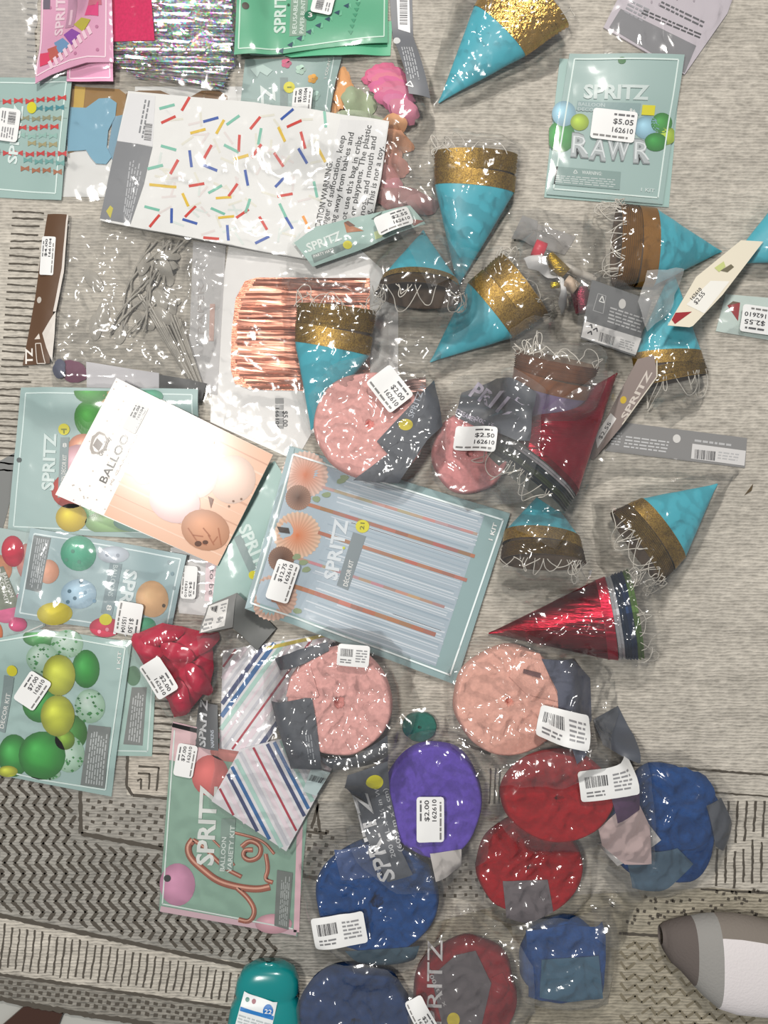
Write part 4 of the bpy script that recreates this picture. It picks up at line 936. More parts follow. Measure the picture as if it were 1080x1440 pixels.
t.poly([(9, 948), (22, 952), (8, 1030), (-4, 1026)], (134, 152, 152), 6); t.text('DECOR KIT', (6, 1024), (16, 975), 6, WHITE, 7, .01); t.disc(20, 942, 7, 8, YEL, 7); t.text('1 KIT', (171, 940), (173, 915), 5, WHITE, 6)
t.end(); t.film(inset(q, 1.02), 'sleeve', .006, .0014, .001, 34, 6, 21, .0007, 'clear_sleeve', .8); t.sticker((48, 970), 48, 34, -56, '$7.00', '162610', 10)
# --- spotted balloons pack
q = [(48, 742), (265, 780), (238, 900), (25, 866)]
t = card_pack('balloon_pack', 'pale blue teal pack printed with spotted balloons, left side below the rose gold pack', q, (162, 186, 190))
t.border(q, 7, 2, (226, 240, 242), 1)
for (x, y, rx, ry, c) in ((112, 778, 24, 25, (84, 172, 140)), (72, 803, 14, 17, (222, 160, 132)), (112, 835, 24, 21, (168, 200, 220)), (80, 862, 23, 16, (218, 202, 52)), (148, 882, 22, 14, (208, 44, 80)), (215, 842, 24, 26, (232, 186, 140)), (206, 880, 14, 12, (70, 160, 120)), (160, 780, 22, 12, (196, 206, 218))): t.disc(x, y, rx, ry, c, 2, tuple(int(v * .85) for v in c), tuple(min(255, int(v * 1.1 + 8)) for v in c))
for (x, y, c) in ((104, 775, (90, 150, 130)), (112, 790, (90, 150, 130)), (95, 787, (90, 150, 130)), (114, 818, (70, 110, 130)), (99, 831, (70, 110, 130)), (106, 841, (70, 110, 130)), (97, 846, (70, 110, 130)), (120, 833, (110, 150, 175)), (133, 845, (110, 150, 175)), (151, 780, (150, 160, 175)), (166, 781, (150, 160, 175)), (245, 806, (120, 150, 160)), (247, 826, (150, 170, 175)), (140, 888, (236, 150, 170)), (151, 885, (236, 150, 170)), (232, 851, (90, 80, 70)), (240, 790, (150, 170, 175))): t.disc(x, y, 2.6, 2.8, c, 4, n=9)
t.poly([(53, 752), (76, 756), (62, 832), (41, 827)], (116, 124, 126), 3); t.greek([(57, 756), (46, 825), (62, 828), (74, 759)], 6, (186, 192, 196), 4, 5)
t.poly([(155, 791), (172, 793), (158, 866), (142, 862)], (134, 154, 160), 3); t.text('BALLOONS', (160, 794), (152, 838), 7, (200, 214, 216), 4, .01); t.text('8', (151, 850), (150, 858), 7, WHITE, 4)
t.text('SPRITZ', (177, 800), (160, 892), 18, (224, 236, 238), 4, .03); t.disc(149, 871, 9, 8, YEL, 5)
t.end(); t.film(inset(q, 1.03), 'sleeve', .006, .0022, .0025, 30, 5, 22, .0008, 'clear_sleeve', 1); t.sticker((183, 869), 46, 36, 100, '$1.50', '155104', 11)
# --- variety kit lower centre-left
q = [(243, 1015), (440, 1060), (418, 1316), (224, 1280)]
t = card_pack('balloon_kit', 'green and pink kit printed with a copper script balloon, lying over the zigzag rug', q, (142, 176, 158))
t.stroke([(243, 1018), (425, 1062), (417, 1310)], 8, (232, 190, 200), 1); t.stroke([(417, 1311), (226, 1277)], 8, (220, 186, 196), 1)
t.poly([(243, 1016), (300, 1029), (296, 1080), (238, 1068)], (228, 192, 196), 1)
t.stroke([(246, 1026), (229, 1270), (412, 1305)], 2, (226, 240, 234), 3)
for (x, y, rx, ry, c) in ((250, 1243, 25, 30, (216, 152, 184)), (296, 1090, 26, 29, (224, 116, 112)), (330, 1056, 34, 15, (226, 140, 132)), (385, 1298, 26, 14, (226, 172, 184))): t.disc(x, y, rx, ry, c, 2, tuple(int(v * .86) for v in c), tuple(min(255, int(v * 1.1 + 6)) for v in c))
CP = (168, 100, 80); CH = (226, 170, 148)
def ribbon(pts, wd):
    for _ in range(3): pts = [pts[0]] + [lerp(a, b_, q) for a, b_ in zip(pts, pts[1:]) for q in (.25, .75)] + [pts[-1]]
    t.stroke(pts, wd, (150, 84, 64), 4); t.stroke(pts, wd * .7, CP, 5); t.stroke([(x - 1, y - 1) for x, y in pts], wd * .28, CH, 6)
ribbon([(272, 1180), (264, 1190), (268, 1206), (286, 1222), (306, 1238), (332, 1246), (362, 1250), (380, 1246)], 10)
ribbon([(272, 1180), (288, 1190), (304, 1208), (320, 1222), (340, 1232)], 6); ribbon([(334, 1248), (350, 1262), (360, 1280), (352, 1296), (336, 1292)], 7)
ribbon([(340, 1190), (352, 1180), (368, 1188), (366, 1204), (352, 1210), (342, 1204), (344, 1194), (356, 1194)], 7); ribbon([(374, 1200), (378, 1222), (372, 1236), (384, 1240)], 6); ribbon([(300, 1180), (320, 1200), (330, 1216)], 3); ribbon([(330, 1170), (370, 1180), (386, 1200)], 4)
t.text('SPRITZ', (300, 1216), (306, 1104), 24, (232, 236, 232), 8, .03); t.poly([(308, 1222), (328, 1222), (332, 1150), (312, 1150)], (136, 158, 148), 7)
t.text('BALLOON', (316, 1224), (319, 1176), 6.5, (222, 232, 226), 8, .012); t.text('VARIETY KIT', (326, 1226), (331, 1160), 6.5, (222, 232, 226), 8, .012)
t.disc(236, 1234, 5, 5, (60, 62, 62), 4); t.poly([(390, 1222), (412, 1226), (406, 1306), (386, 1300)], (120, 126, 122), 7); t.greek([(392, 1298), (396, 1228), (409, 1230), (404, 1302)], 5, (180, 186, 184), 8, 4)
t.end(); t.film(inset(q, 1.02), 'sleeve', .006, .0012, .001, 34, 6, 23, .0008, 'clear_sleeve', .8); t.sticker((262, 1068), 46, 28, -80, '$7.00', '162610', 12)
# --- striped napkins in two folded panels
q = [(318, 912), (400, 890), (480, 892), (400, 1060), (350, 1055), (310, 1048), (312, 940)]
t = Thing('striped_napkin_pack', 'clear bag of white paper with blue, red and mint diagonal stripes under the pink streamers', 'napkins', [(305, 900), (480, 888), (480, 1090), (405, 1200), (300, 1130)], r=.02)
def stripes(P, o, d, step_, n, seq, lay=1):
    """stripes clipped to polygon P by sampling along each stripe line; o first line point, d direction, step_ spacing vector"""
    A = [Vector(p) for p in P]
    for i in range(n):
        c, wd = seq[i % len(seq)]; x = (o[0] + step_[0] * i, o[1] + step_[1] * i); ts = []
        for k in range(len(P)):
            a, b_ = P[k], P[(k + 1) % len(P)]; ex, ey = b_[0] - a[0], b_[1] - a[1]; den = d[0] * ey - d[1] * ex
            if abs(den) < 1e-9: continue
            tt = ((a[0] - x[0]) * ey - (a[1] - x[1]) * ex) / den; uu = ((a[0] - x[0]) * d[1] - (a[1] - x[1]) * d[0]) / den
            if 0 <= uu < 1: ts.append(tt)
        ts.sort()
        for a, b_ in zip(ts[::2], ts[1::2]):
            if b_ - a > 3: t.stroke([(x[0] + d[0] * (a + 2), x[1] + d[1] * (a + 2)), (x[0] + d[0] * (b_ - 2), x[1] + d[1] * (b_ - 2))], wd, c, lay)
NV = (52, 66, 112); BL = (36, 100, 160); MT = (176, 214, 204); RD = (176, 44, 66); PKW = (234, 218, 226); GRYS = (206, 206, 214)
P1 = [(314, 914), (476, 888), (470, 910), (365, 1058), (310, 1050)]; P2 = [(340, 1050), (400, 1035), (472, 1070), (404, 1192), (300, 1122)]
t.sheet('striped_napkin', P1, plain((230, 228, 232), .4), .004, .0006); t.begin()
seq = [(RD, 3), (PKW, 7), (GRYS, 4), (NV, 6), (BL, 6.5), (MT, 6), (PKW, 3), (GRYS, 4)]
d = Vector((106, -146)).normalized(); stripes(P1, (276, 990), d, (7.9, 5.7), 26, seq); t.end(); 
t.sheet('striped_napkin', P2, plain((230, 228, 232), .4), .003, .0052); t.begin()
d = Vector((62, 120)).normalized(); seq2 = [(RD, 3.2), (PKW, 6), (NV, 5), (BL, 5), (MT, 6), (GRYS, 5), (PKW, 6)]
stripes(P2, (300, 1082), d, (8.6, -4.4), 22, seq2); t.end()
t.begin(.0046); t.stroke([(372, 912), (420, 901), (474, 889)], 5, (206, 184, 44), 2); t.end('yellow_edge')
t.top = 0; t.film([(270, 905), (470, 884), (484, 910), (475, 1075), (408, 1200), (345, 1160), (296, 1125), (305, 1050), (268, 1045)], 'clear', seed=24, amp=.0025, infl=.002, off=.002)
t.sf.drape(.012); t.sheet('label_band', [(280, 985), (309, 988), (311, 1050), (272, 1050)], plain((98, 100, 102), .5), .0005, .0006); t.begin()
t.text('SPRITZ', (291, 1048), (294, 982), 12, (206, 208, 210), 1, .03); t.text('NAPKINS', (305, 1046), (304, 1022), 5, (190, 196, 204), 1, .01); t.end('lettering')
t.sheet('label_band', [(440, 1072), (466, 1080), (446, 1112), (428, 1105)], plain((170, 186, 186), .5), .0004, .001); t.begin(); t.barcode([(440, 1082), (460, 1088), (455, 1095), (436, 1090)], lay=1); t.end('lettering')
# --- crimson tissue/napkin bag
t = Thing('balloon_bag', 'clear bag of crumpled crimson deflated balloons left of the striped napkins', 'balloons', [(186, 884), (240, 870), (304, 905), (296, 960), (250, 1008), (200, 940)], r=.012)
CR = plain((196, 14, 62), .45, 0, (60, .25))
mound(t, 'deflated_balloons', [(190, 892), (232, 874), (262, 882), (300, 892), (303, 938), (298, 962), (262, 1005), (246, 1008), (232, 975), (205, 935), (188, 905)], .018, CR, .010, 50, 7, r=.006, step=4, sharp=1)
for i, (x, y, a) in enumerate(((214, 905, 30), (285, 905, -30), (262, 975, 80), (236, 890, -10), (285, 950, 60), (228, 950, 50), (258, 912, 15))): mound(t, 'deflated_balloon', blob(x, y, 27, 12, i, .15, 22, a), .004, CR, .003, 70, i + 3, r=.004, edge=.008)
t.film([(182, 888), (240, 866), (268, 872), (330, 862), (352, 900), (312, 948), (302, 975), (258, 1012), (240, 1006), (203, 942)], 'clear', seed=25, amp=.004, infl=.003); t.sticker((236, 944), 52, 34, 58, '$2.00', '162610', 13)
# --- grey folded header (box-like)
t = Thing('header_card', 'folded dark grey header card with white barcode panel left of the big kit corner', 'label card', [(287, 840), (340, 832), (388, 885), (362, 914), (330, 880), (287, 886)], r=.012, bow=(335, 850, .012, .02))
t.sheet('card', [(330, 882), (336, 832), (350, 845), (388, 884), (362, 914)], plain((98, 100, 98), .5), .0008, .0008); t.sheet('card', [(287, 886), (294, 850), (336, 832), (330, 880)], plain((124, 124, 122), .5), .0008, .0022); t.begin()
t.poly([(289, 885), (296, 851), (325, 840), (320, 877)], (216, 214, 210), 1); t.barcode([(299, 852), (310, 849), (308, 860), (297, 862)], lay=2); t.greek([(314, 847), (323, 844), (318, 872), (309, 874)], 6, (150, 150, 150), 2, 2, fill_=.9); t.greek([(294, 866), (306, 864), (304, 880), (292, 883)], 3, (150, 150, 150), 2, 2); t.end('card_print')
t.film([(286, 888), (330, 884), (362, 912), (330, 930), (290, 912)], 'clear', seed=26, amp=.004, infl=.004)
# --- big decor kit
q = [(409, 628), (540, 665), (716, 722), (640, 961), (350, 852), (380, 735)]
t = Thing('fan_decor_kit', 'large pale blue kit printed with peach paper fans and copper streamer strips, centre', 'party kit', q, r=.03); t.sheet('box', [(409, 628), (716, 722), (640, 961), (350, 852)], plain((154, 182, 184), .36), .009, .0004); t.begin()
F0 = [(414, 642), (708, 734), (636, 950), (360, 846)]
t.poly([(414, 642), (680, 725), (612, 935), (362, 842)], (176, 192, 204), 1)
def U(u, v): return lerp(lerp(F0[0], F0[1], u), lerp(F0[3], F0[2], u), v)
r = random.Random(9)
for i in range(64):
    v = i / 64 + r.uniform(-.005, .005); u0 = .28 + r.uniform(-.06, .1); t.stroke([U(u0, v + .01), U(.90 + r.uniform(-.02, .01), v)], r.uniform(1, 2.4), r.choice([(208, 218, 228), (176, 190, 202), (196, 206, 216), (160, 178, 192), (216, 224, 232)]), 2)
for v, u0, u1, wd, c in ((.13, .16, .90, 4, (190, 160, 148)), (.265, .12, .92, 5, (172, 118, 96)), (.42, .2, .92, 5, (172, 118, 96)), (.62, .14, .86, 4, (186, 150, 136)), (.80, .14, .86, 6, (180, 120, 98))):
    u = u0
    while u < u1 - .01: e_ = min(u + .06, u1); cc_ = tuple(int(x * r.uniform(.92, 1.12)) for x in c); t.stroke([U(u, v - .02 * (u - .5)), U(e_, v - .02 * (e_ - .5))], wd, cc_, 4); u = e_
def fan(x, y, R, c, dk, l, n=30):
    V = [(x, y)]; cols = [dk]; Fc = []
    for i in range(2 * n): a = math.pi * i / n; rr = R * (1 if i % 2 else .94); V.append((min(max(x + rr * math.cos(a), 362), 710), y + rr * math.sin(a))); cols.append(c if i % 2 else tuple(int(p * .84) for p in c))
    for i in range(2 * n): Fc.append((0, 1 + i, 1 + (i + 1) % (2 * n)))
    t._add(V, Fc, cols, l); t.disc(x, y, R * .07, R * .07, dk, l + 1, n=8)
fan(430, 668, 33, (238, 208, 194), (214, 128, 92), 3); fan(420, 752, 33, (240, 206, 180), (220, 130, 84), 3); fan(388, 838, 32, (226, 190, 172), (180, 120, 90), 3)
fan(421, 700, 18, (176, 136, 116), (96, 66, 52), 5); fan(398, 785, 18, (150, 110, 88), (90, 60, 46), 5)
for (x, y) in ((446, 702), (460, 696), (428, 790), (432, 800), (419, 782), (420, 857), (480, 677), (485, 672)): t.poly(blob(x, y, 6, 4, x, .3, 10), (150, 166, 130), 6)
t.poly([(392, 740), (408, 742), (410, 750), (396, 748)], (60, 50, 46), 7)
t.text('SPRITZ', (474, 816), (490, 732), 19, (222, 230, 236), 7, .032); t.poly([(474, 822), (490, 829), (515, 754), (497, 748)], (132, 144, 150), 6); t.text('DÉCOR KIT', (489, 824), (498, 788), 6.5, WHITE, 7, .012)
t.disc(510, 740, 9.5, 9, YEL, 7); t.text('21', (512, 745), (513, 735), 6, (120, 120, 20), 8, .02); t.disc(484, 770, 2, 2, (200, 208, 60), 8, n=8)
t.text('1 KIT', (691, 760), (698, 736), 6, WHITE, 7, .02); t.stroke([(414, 640), (706, 731), (632, 947), (358, 844)], 2.4, (232, 242, 242), 8, True)
t.poly([(350, 852), (409, 628), (416, 632), (404, 690), (392, 734), (360, 850)], (150, 172, 176), 7)
t.end('printed_picture'); t.film(inset([(409, 628), (716, 722), (640, 961), (350, 852)], 1.01), 'sleeve', .006, .0007, .0006, 30, 6, 27, .0007, 'clear_sleeve', .6); t.sticker((401, 815), 56, 32, -72, '$12.75', '162610', 14)
# ------------------------------------------------------------------ right side: hats, rolls, tags
def header(t, q, part='header_card', col=(226, 226, 224), **k): o = t.sheet(part, q, plain(col, .45), .0006, .0012, **k); return o
HG = 'packs of blue and gold party hats'
# top right label card and bag
q = [(868, 0), (880, -30), (1040, -30), (1022, 20), (962, 106), (848, 40)]
t = Thing('label_pack', 'pale lilac grey pack with small print lying above the balloon word kit, top right', 'label card', q); t.sheet('folded_card', q, plain((200, 192, 200), .45), .002, .0004); t.begin()
t.poly([(872, 14), (978, 66), (962, 104), (856, 40)], (132, 132, 136), 1); t.greek([(905, 14), (990, 50), (985, 58), (900, 22)], 2, (70, 70, 74), 2, 3, fill_=.95); t.greek([(930, 2), (998, 34), (994, 46), (926, 12)], 2, (90, 90, 94), 2, 4); t.greek([(885, 0), (915, 14), (905, 36), (876, 20)], 4, (160, 160, 166), 2, 5)
r = random.Random(1)
for i in range(14): t.disc(r.uniform(900, 1015), r.uniform(-25, 10), 1.5, 2.5, (170, 160, 170), 2, n=6)
t.end('card_print'); t.film([(845, 40), (880, -30), (1040, -30), (1026, 20), (968, 112), (850, 80)], 'clear', seed=30, amp=.0016)
# balloon word kit
q = [(787, 83), (957, 92), (940, 292), (765, 278)]
t = card_pack('balloon_kit', 'second pale teal card mostly hidden beneath the balloon word kit, upper right', q, (150, 178, 172)); t.end()
q = [(801, 75), (960, 81), (932, 287), (769, 273)]
t = Thing('balloon_kit', 'pale teal kit printed with silver letter balloons and green balloons, upper right', 'party kit', q, r=.024, z=.004); t.sheet('backing_card', q, plain((160, 186, 182), .4), .0016, .0006); t.begin()
for (x, y, rx, ry, c) in ((789, 192, 20, 22, (60, 150, 70)), (793, 160, 17, 18, (150, 196, 214)), (815, 172, 13, 12, (170, 200, 60)), (909, 180, 18, 16, (150, 196, 216)), (930, 174, 15, 14, (70, 150, 70)), (922, 200, 16, 13, (50, 142, 60)), (936, 191, 15, 13, (168, 196, 60))): t.disc(x, y, rx, ry, c, 2 + int(x) % 3, tuple(int(v * .8) for v in c), tuple(min(255, int(v * 1.12 + 12)) for v in c), clip=(772, 80, 948, 284))
t.border(q, 8, 2, (224, 240, 236), 5)
t.disc(873, 88, 5.5, 5, (40, 110, 50), 2)
t.text('SPRITZ', (820, 138), (910, 143), 19, (204, 218, 216), 6, .035); t.poly([(812, 142), (900, 148), (898, 163), (810, 155)], (140, 166, 166), 5); t.text('BALLOON', (813, 149), (850, 151.5), 5, (190, 206, 206), 6, .01); t.text('DECOR KIT', (812, 156), (854, 159), 5, (190, 206, 206), 6, .01); t.text('8+', (884, 160), (892, 161), 6, WHITE, 6); t.poly([(902, 150), (920, 151), (919, 164), (901, 163)], YEL, 6)
for ch, (x0, y0), (x1, y1) in (('R', (802, 218), (828, 220)), ('A', (828, 222), (852, 225)), ('W', (851, 222), (886, 224)), ('R', (890, 227), (914, 228))):
    t.text(ch, (x0, y0), (x1, y1), 30, (128, 136, 138), 6, .09); t.text(ch, (x0, y0), (x1, y1), 30, (176, 184, 186), 7, .05); t.text(ch, (x0 + 2, y0 - 2), (x1 - 1, y1 - 2), 27, (222, 228, 230), 8, -.02)
t.poly([(780, 234), (873, 242), (871, 267), (776, 259)], (132, 158, 154), 5); t.text('WARNING:', (818, 245), (846, 247), 5, (216, 224, 222), 6, .01); t.stroke([(806, 244), (809, 239), (812, 244)], 1, (216, 224, 222), 6, True); t.greek([(782, 246), (868, 252), (866, 265), (780, 257)], 4, (196, 208, 206), 6, 4, fill_=.95)
t.text('1 KIT', (901, 269), (920, 271), 5, (214, 226, 224), 6); t.end(); t.film(inset(q, 1.02), 'sleeve', .006, .0007, .0008, 34, 6, 31, .0007, 'clear_sleeve', .5); t.sticker((862, 178), 62, 42, 7, '$5.05', '162610', 15)
# hat top centre, crumpled gold
def hatpack(label, outline, A, B, E, w1, w2, seed, group=HG, filmk=None, name='party_hat_pack', z=.02, **k):
    t = Thing(name, label, 'party hats', outline, group, z=z, r=.012); t._hat = hat(t, A, B, E, w1, w2, seed=seed, **k)
    return t
SHINY = foil_mat((206, 164, 84), .22, (1, 1, 1), 160, .9)
t = hatpack('blue and shiny gold party hat pointing down left, at the top edge', [(610, 140), (640, -20), (800, -40), (795, 100), (700, 130)], (618, 136), (703, 43), (752, -6), 100, 130, 41, band=SHINY, layers=7, strings=3)
t.film([(612, 146), (604, 110), (640, -20), (790, -20), (798, 50), (785, 92), (720, 110), (660, 140)], 'clear', seed=41, amp=.004, infl=.002)
# hats near the top middle
t = Thing('party_hat_pack', 'upright blue party hat pack whose gold rim opens downward, under the small hat label', 'party hats', [(530, 320), (650, 320), (650, 500), (530, 500)], HG, z=.02, r=.012)
hat(t, (596, 318), (590, 400), (588, 424), 104, 118, seed=42, tilt=.022, layers=9, strings=12, flat=.5, spread=1.2)
t.film([(520, 330), (560, 312), (640, 322), (656, 400), (662, 480), (640, 520), (560, 512), (520, 470)], 'clear', seed=42, amp=.004)
t = hatpack('blue and gold party hat pack standing tip down on the rose gold fringe pack', [(412, 400), (530, 420), (530, 500), (440, 606), (412, 560)], (437, 604), (468, 492), (474, 436), 106, 112, 43, layers=10, strings=10)
t.film([(392, 372), (470, 395), (545, 420), (548, 500), (500, 570), (440, 616), (416, 560), (400, 480)], 'clear', seed=43, amp=.0045)
t = hatpack('blue and gold party hat pack, second from the left in the upper cluster, rim up', [(628, 400), (690, 350), (770, 380), (760, 470), (680, 500)], (606, 506), (690, 436), (737, 399), 100, 108, 44, layers=7, strings=9)
t.film([(640, 380), (700, 350), (770, 370), (790, 430), (760, 480), (690, 500), (610, 530), (600, 500)], 'clear', seed=44, amp=.0045)
t = hatpack('blue party hat with a wide gold glitter brim pointing straight down, upper middle', [(603, 195), (733, 195), (733, 300), (660, 405), (610, 320)], (645, 400), (667, 266), (669, 218), 112, 118, 45, layers=6, strings=5, lift=.0)
t.film([(606, 192), (660, 186), (735, 196), (722, 270), (690, 340), (650, 408), (632, 400), (610, 300)], 'clear', seed=45, amp=.0035, infl=.002)
# small hat label (printed cone picture)
q = [(415, 340), (440, 325), (574, 296), (597, 322), (552, 338), (440, 378)]
t = Thing('header_card', 'pale teal party hat header card with cone pictures lying over the warning text', 'label card', q, r=.02, z=.012); t.sheet('card', [(414, 343), (445, 320), (576, 294), (598, 320), (440, 376)], plain((160, 190, 182), .42), .0007, .0006); t.begin()
t.text('SPRITZ', (434, 356), (482, 338), 12, (222, 232, 228), 2, .03); t.poly([(438, 360), (486, 343), (490, 350), (442, 371)], (116, 134, 130), 1); t.text('PARTY HATS', (442, 364), (470, 354), 4, WHITE, 2); t.disc(489, 346, 6.5, 5.5, YEL, 3)
t.poly([(484, 316), (512, 328), (488, 330)], (176, 108, 62), 2); t.poly([(484, 316), (490, 314), (500, 321), (492, 322)], (110, 66, 44), 3); t.poly([(522, 312), (538, 302), (532, 314)], (72, 92, 84), 2); t.poly([(572, 314), (596, 316), (582, 324)], (140, 74, 58), 2); t.poly([(526, 330), (552, 322), (536, 338), (528, 340)], (206, 222, 160), 2)
t.end('card_print'); t.film([(405, 345), (440, 315), (580, 288), (606, 318), (560, 348), (440, 384), (402, 378)], 'clear', seed=46, amp=.002); t.sticker((553, 320), 50, 28, -20, '$2.55', '162610', 16)
# mixed favours bag
t = Thing('noisemaker_bag', 'clear bag of small red, gold and white blowouts right of the tall hat', 'party favours', [(722, 300), (850, 300), (850, 455), (722, 440)], r=.01)
t.sheet('grey_card', [(736, 300), (758, 308), (754, 345), (718, 338)], plain((140, 138, 136), .5), .0006, .0006); t.sheet('grey_card', [(758, 312), (812, 330), (796, 356), (754, 345)], plain((150, 146, 142), .5), .0006, .0006)
def tube_roll(part, a, b_, rad, mat, z=.004):
    A = np.array([*t.w(a), 0]); B_ = np.array([*t.w(b_), 0]); zz = float(t.sf.at(A[0], A[1])) + z + rad; d = (B_ - A); d /= np.linalg.norm(d); u = np.array([-d[1], d[0], 0]); V = []; F = []
    for i, (p, q_) in enumerate(((A, .85), (A + d * .0005, 1), (B_ - d * .0005, 1), (B_, .85))):
        for j in range(16): g = 2 * math.pi * j / 16; V.append(p + u * rad * q_ * math.cos(g) + np.array([0, 0, zz + rad * q_ * math.sin(g)]))
        if i: F += [((i - 1) * 16 + j, (i - 1) * 16 + (j + 1) % 16, i * 16 + (j + 1) % 16, i * 16 + j) for j in range(16)]
    F += [tuple(range(15, -1, -1)), tuple(range(48, 64))]; o = make_obj(part, V, F, mat, t.parent, True, origin=t.origin); splat(V, 1)
tube_roll('blowout', (741, 364), (756, 370), .010, plain((206, 44, 66), .4)); tube_roll('blowout', (765, 368), (790, 392), .008, foil_mat((216, 176, 50), .25)); tube_roll('blowout', (790, 400), (806, 412), .008, plain((222, 196, 170), .5)); tube_roll('blowout', (812, 408), (820, 440), .011, foil_mat((176, 66, 92), .3)); tube_roll('blowout', (785, 374), (836, 396), .005, plain((226, 218, 206), .4), .008); tube_roll('blowout', (762, 418), (774, 417), .004, foil_mat((216, 190, 40), .25), .01)
mound(t, 'white_paper_streamer', [(728, 378), (745, 375), (768, 388), (780, 400), (778, 420), (796, 418), (796, 430), (785, 448), (776, 436), (772, 408), (748, 396), (734, 392)], .008, plain((220, 218, 216), .6), .004, 90, 3, r=.006, edge=.006)
t.film([(716, 296), (760, 290), (850, 320), (856, 400), (830, 460), (760, 448), (722, 400)], 'cloudy', seed=47, amp=.005)
# brown cluster hat, centre right
t = Thing('party_hat_pack', 'copper rimmed party hat pack with white cords, left of the grey barcode header card', 'party hats', [(716, 450), (836, 450), (836, 600), (716, 600)], HG, z=.02, r=.012)
hat(t, (742, 640), (768, 552), (776, 512), 104, 116, seed=48, tilt=.028, layers=9, strings=12, flat=.5, body=plain((150, 130, 172), .5), band=plain((150, 96, 62), .42, .3), inner=(126, 104, 86))
t.film([(712, 470), (745, 450), (830, 462), (846, 520), (836, 600), (760, 612), (708, 560)], 'cloudy', seed=48, amp=.005)
# right hats
t = hatpack('blue party hat pack at the right edge, cut by the frame', [(1030, 290), (1160, 260), (1160, 400), (1040, 380)], (1030, 366), (1120, 322), (1150, 306), 100, 108, 49, layers=5, strings=0)
t.film([(1020, 372), (1060, 300), (1160, 250), (1160, 400), (1050, 380)], 'clear', seed=49, amp=.003)
t = hatpack('blue and gold party hat pack tip up, cords hanging below, right of barcode header card', [(885, 420), (990, 440), (990, 580), (885, 560)], (952, 372), (938, 496), (946, 536), 96, 102, 50, layers=10, strings=7)
t.film([(880, 420), (940, 380), (985, 400), (988, 500), (985, 575), (950, 600), (900, 560), (884, 480)], 'clear', seed=50, amp=.0045)
t = hatpack('blue and brown gold party hat pack pointing right with tangled white cords', [(835, 285), (920, 285), (1020, 345), (920, 405), (835, 405)], (1022, 348), (919, 348), (866, 345), 110, 116, 51, layers=10, strings=16, band=plain((150, 104, 40), .4, .45, (400, .2)))
t.film([(826, 285), (880, 280), (940, 296), (1028, 346), (940, 392), (860, 410), (836, 380), (820, 330)], 'clear', seed=51, amp=.0045)
# bag spread between, pale blue haze
q = [(920, 470), (965, 400), (1034, 344), (1066, 345), (1000, 425), (955, 470), (950, 472)]
t = Thing('header_card', 'narrow cream header card lying diagonally from the right edge hat to the barcode card', 'label card', q, r=.03, mode='plane'); t.sheet('card', q, plain((222, 214, 194), .45), .0008, .0006); t.begin()
t.poly([(948, 440), (985, 405), (1012, 405), (972, 452)], (230, 228, 220), 1); t.text('$2.55', (962, 440), (976, 424), 6, INK, 2); t.text('162610', (957, 434), (972, 418), 5, INK, 2); t.poly([(926, 462), (932, 452), (955, 450), (930, 468)], (150, 40, 46), 2); t.poly([(1000, 390), (1016, 380), (1020, 384), (1010, 392)], (110, 104, 84), 2); t.poly([(992, 386), (1006, 376), (1008, 384), (998, 392)], (190, 198, 130), 2); t.end('card_print')
q = [(821, 406), (905, 432), (885, 506), (808, 482)]
t = Thing('header_card', 'grey and white header card with recycling mark, barcode and punched hole, right of centre', 'label card', q, r=.02, mode='plane'); t.sheet('card', q, plain((116, 117, 118), .45), .0008, .0006); t.begin()
t.poly([(813, 460), (893, 482), (886, 504), (809, 481)], (224, 222, 220), 1); t.disc(864, 437, 5, 6.5, (208, 206, 202), 1); t.barcode([(835, 474), (857, 481), (855, 492), (833, 486)], lay=2, seed=8)
t.greek([(848, 440), (896, 454), (892, 476), (844, 462)], 5, (188, 188, 188), 2, 6, fill_=.95); t.greek([(864, 482), (886, 488), (882, 500), (861, 494)], 4, (170, 170, 170), 2, 7)
t.stroke([(830, 424), (841, 427), (838, 450), (824, 446)], .8, (180, 180, 180), 1, True); t.stroke([(832, 434), (836, 427), (839, 436)], 1.3, WHITE, 2, True)
for a in range(3): x, y = 823 + 5 * math.cos(a * 2.1), 472 + 5 * math.sin(a * 2.1); t.stroke([(x - 3, y), (x + 2, y - 3), (x + 3, y + 2)], 1.8, INK, 2)
t.end('card_print'); t.film([(800, 400), (840, 396), (910, 425), (906, 440), (890, 512), (806, 490)], 'clear', seed=52, amp=.0015)
# price tag at right edge
q = [(1020, 414), (1090, 420), (1090, 480), (1006, 466)]
t = Thing('header_card', 'pale teal header card corner with a red cone picture, right edge, price sticker upside down', 'label card', q, r=.02); t.sheet('card', q, plain((204, 220, 214), .42), .0008, .0006); t.begin(); t.poly([(1022, 430), (1040, 426), (1037, 452)], (160, 50, 56), 1); t.poly([(1022, 430), (1030, 424), (1040, 426)], (110, 90, 70), 2); t.end('card_print')
t.film([(1016, 405), (1060, 400), (1100, 410), (1100, 486), (1004, 470)], 'clear', seed=53, amp=.0025); t.sticker((1070, 453), 64, 38, 188, '$2.55', '162610', 17)
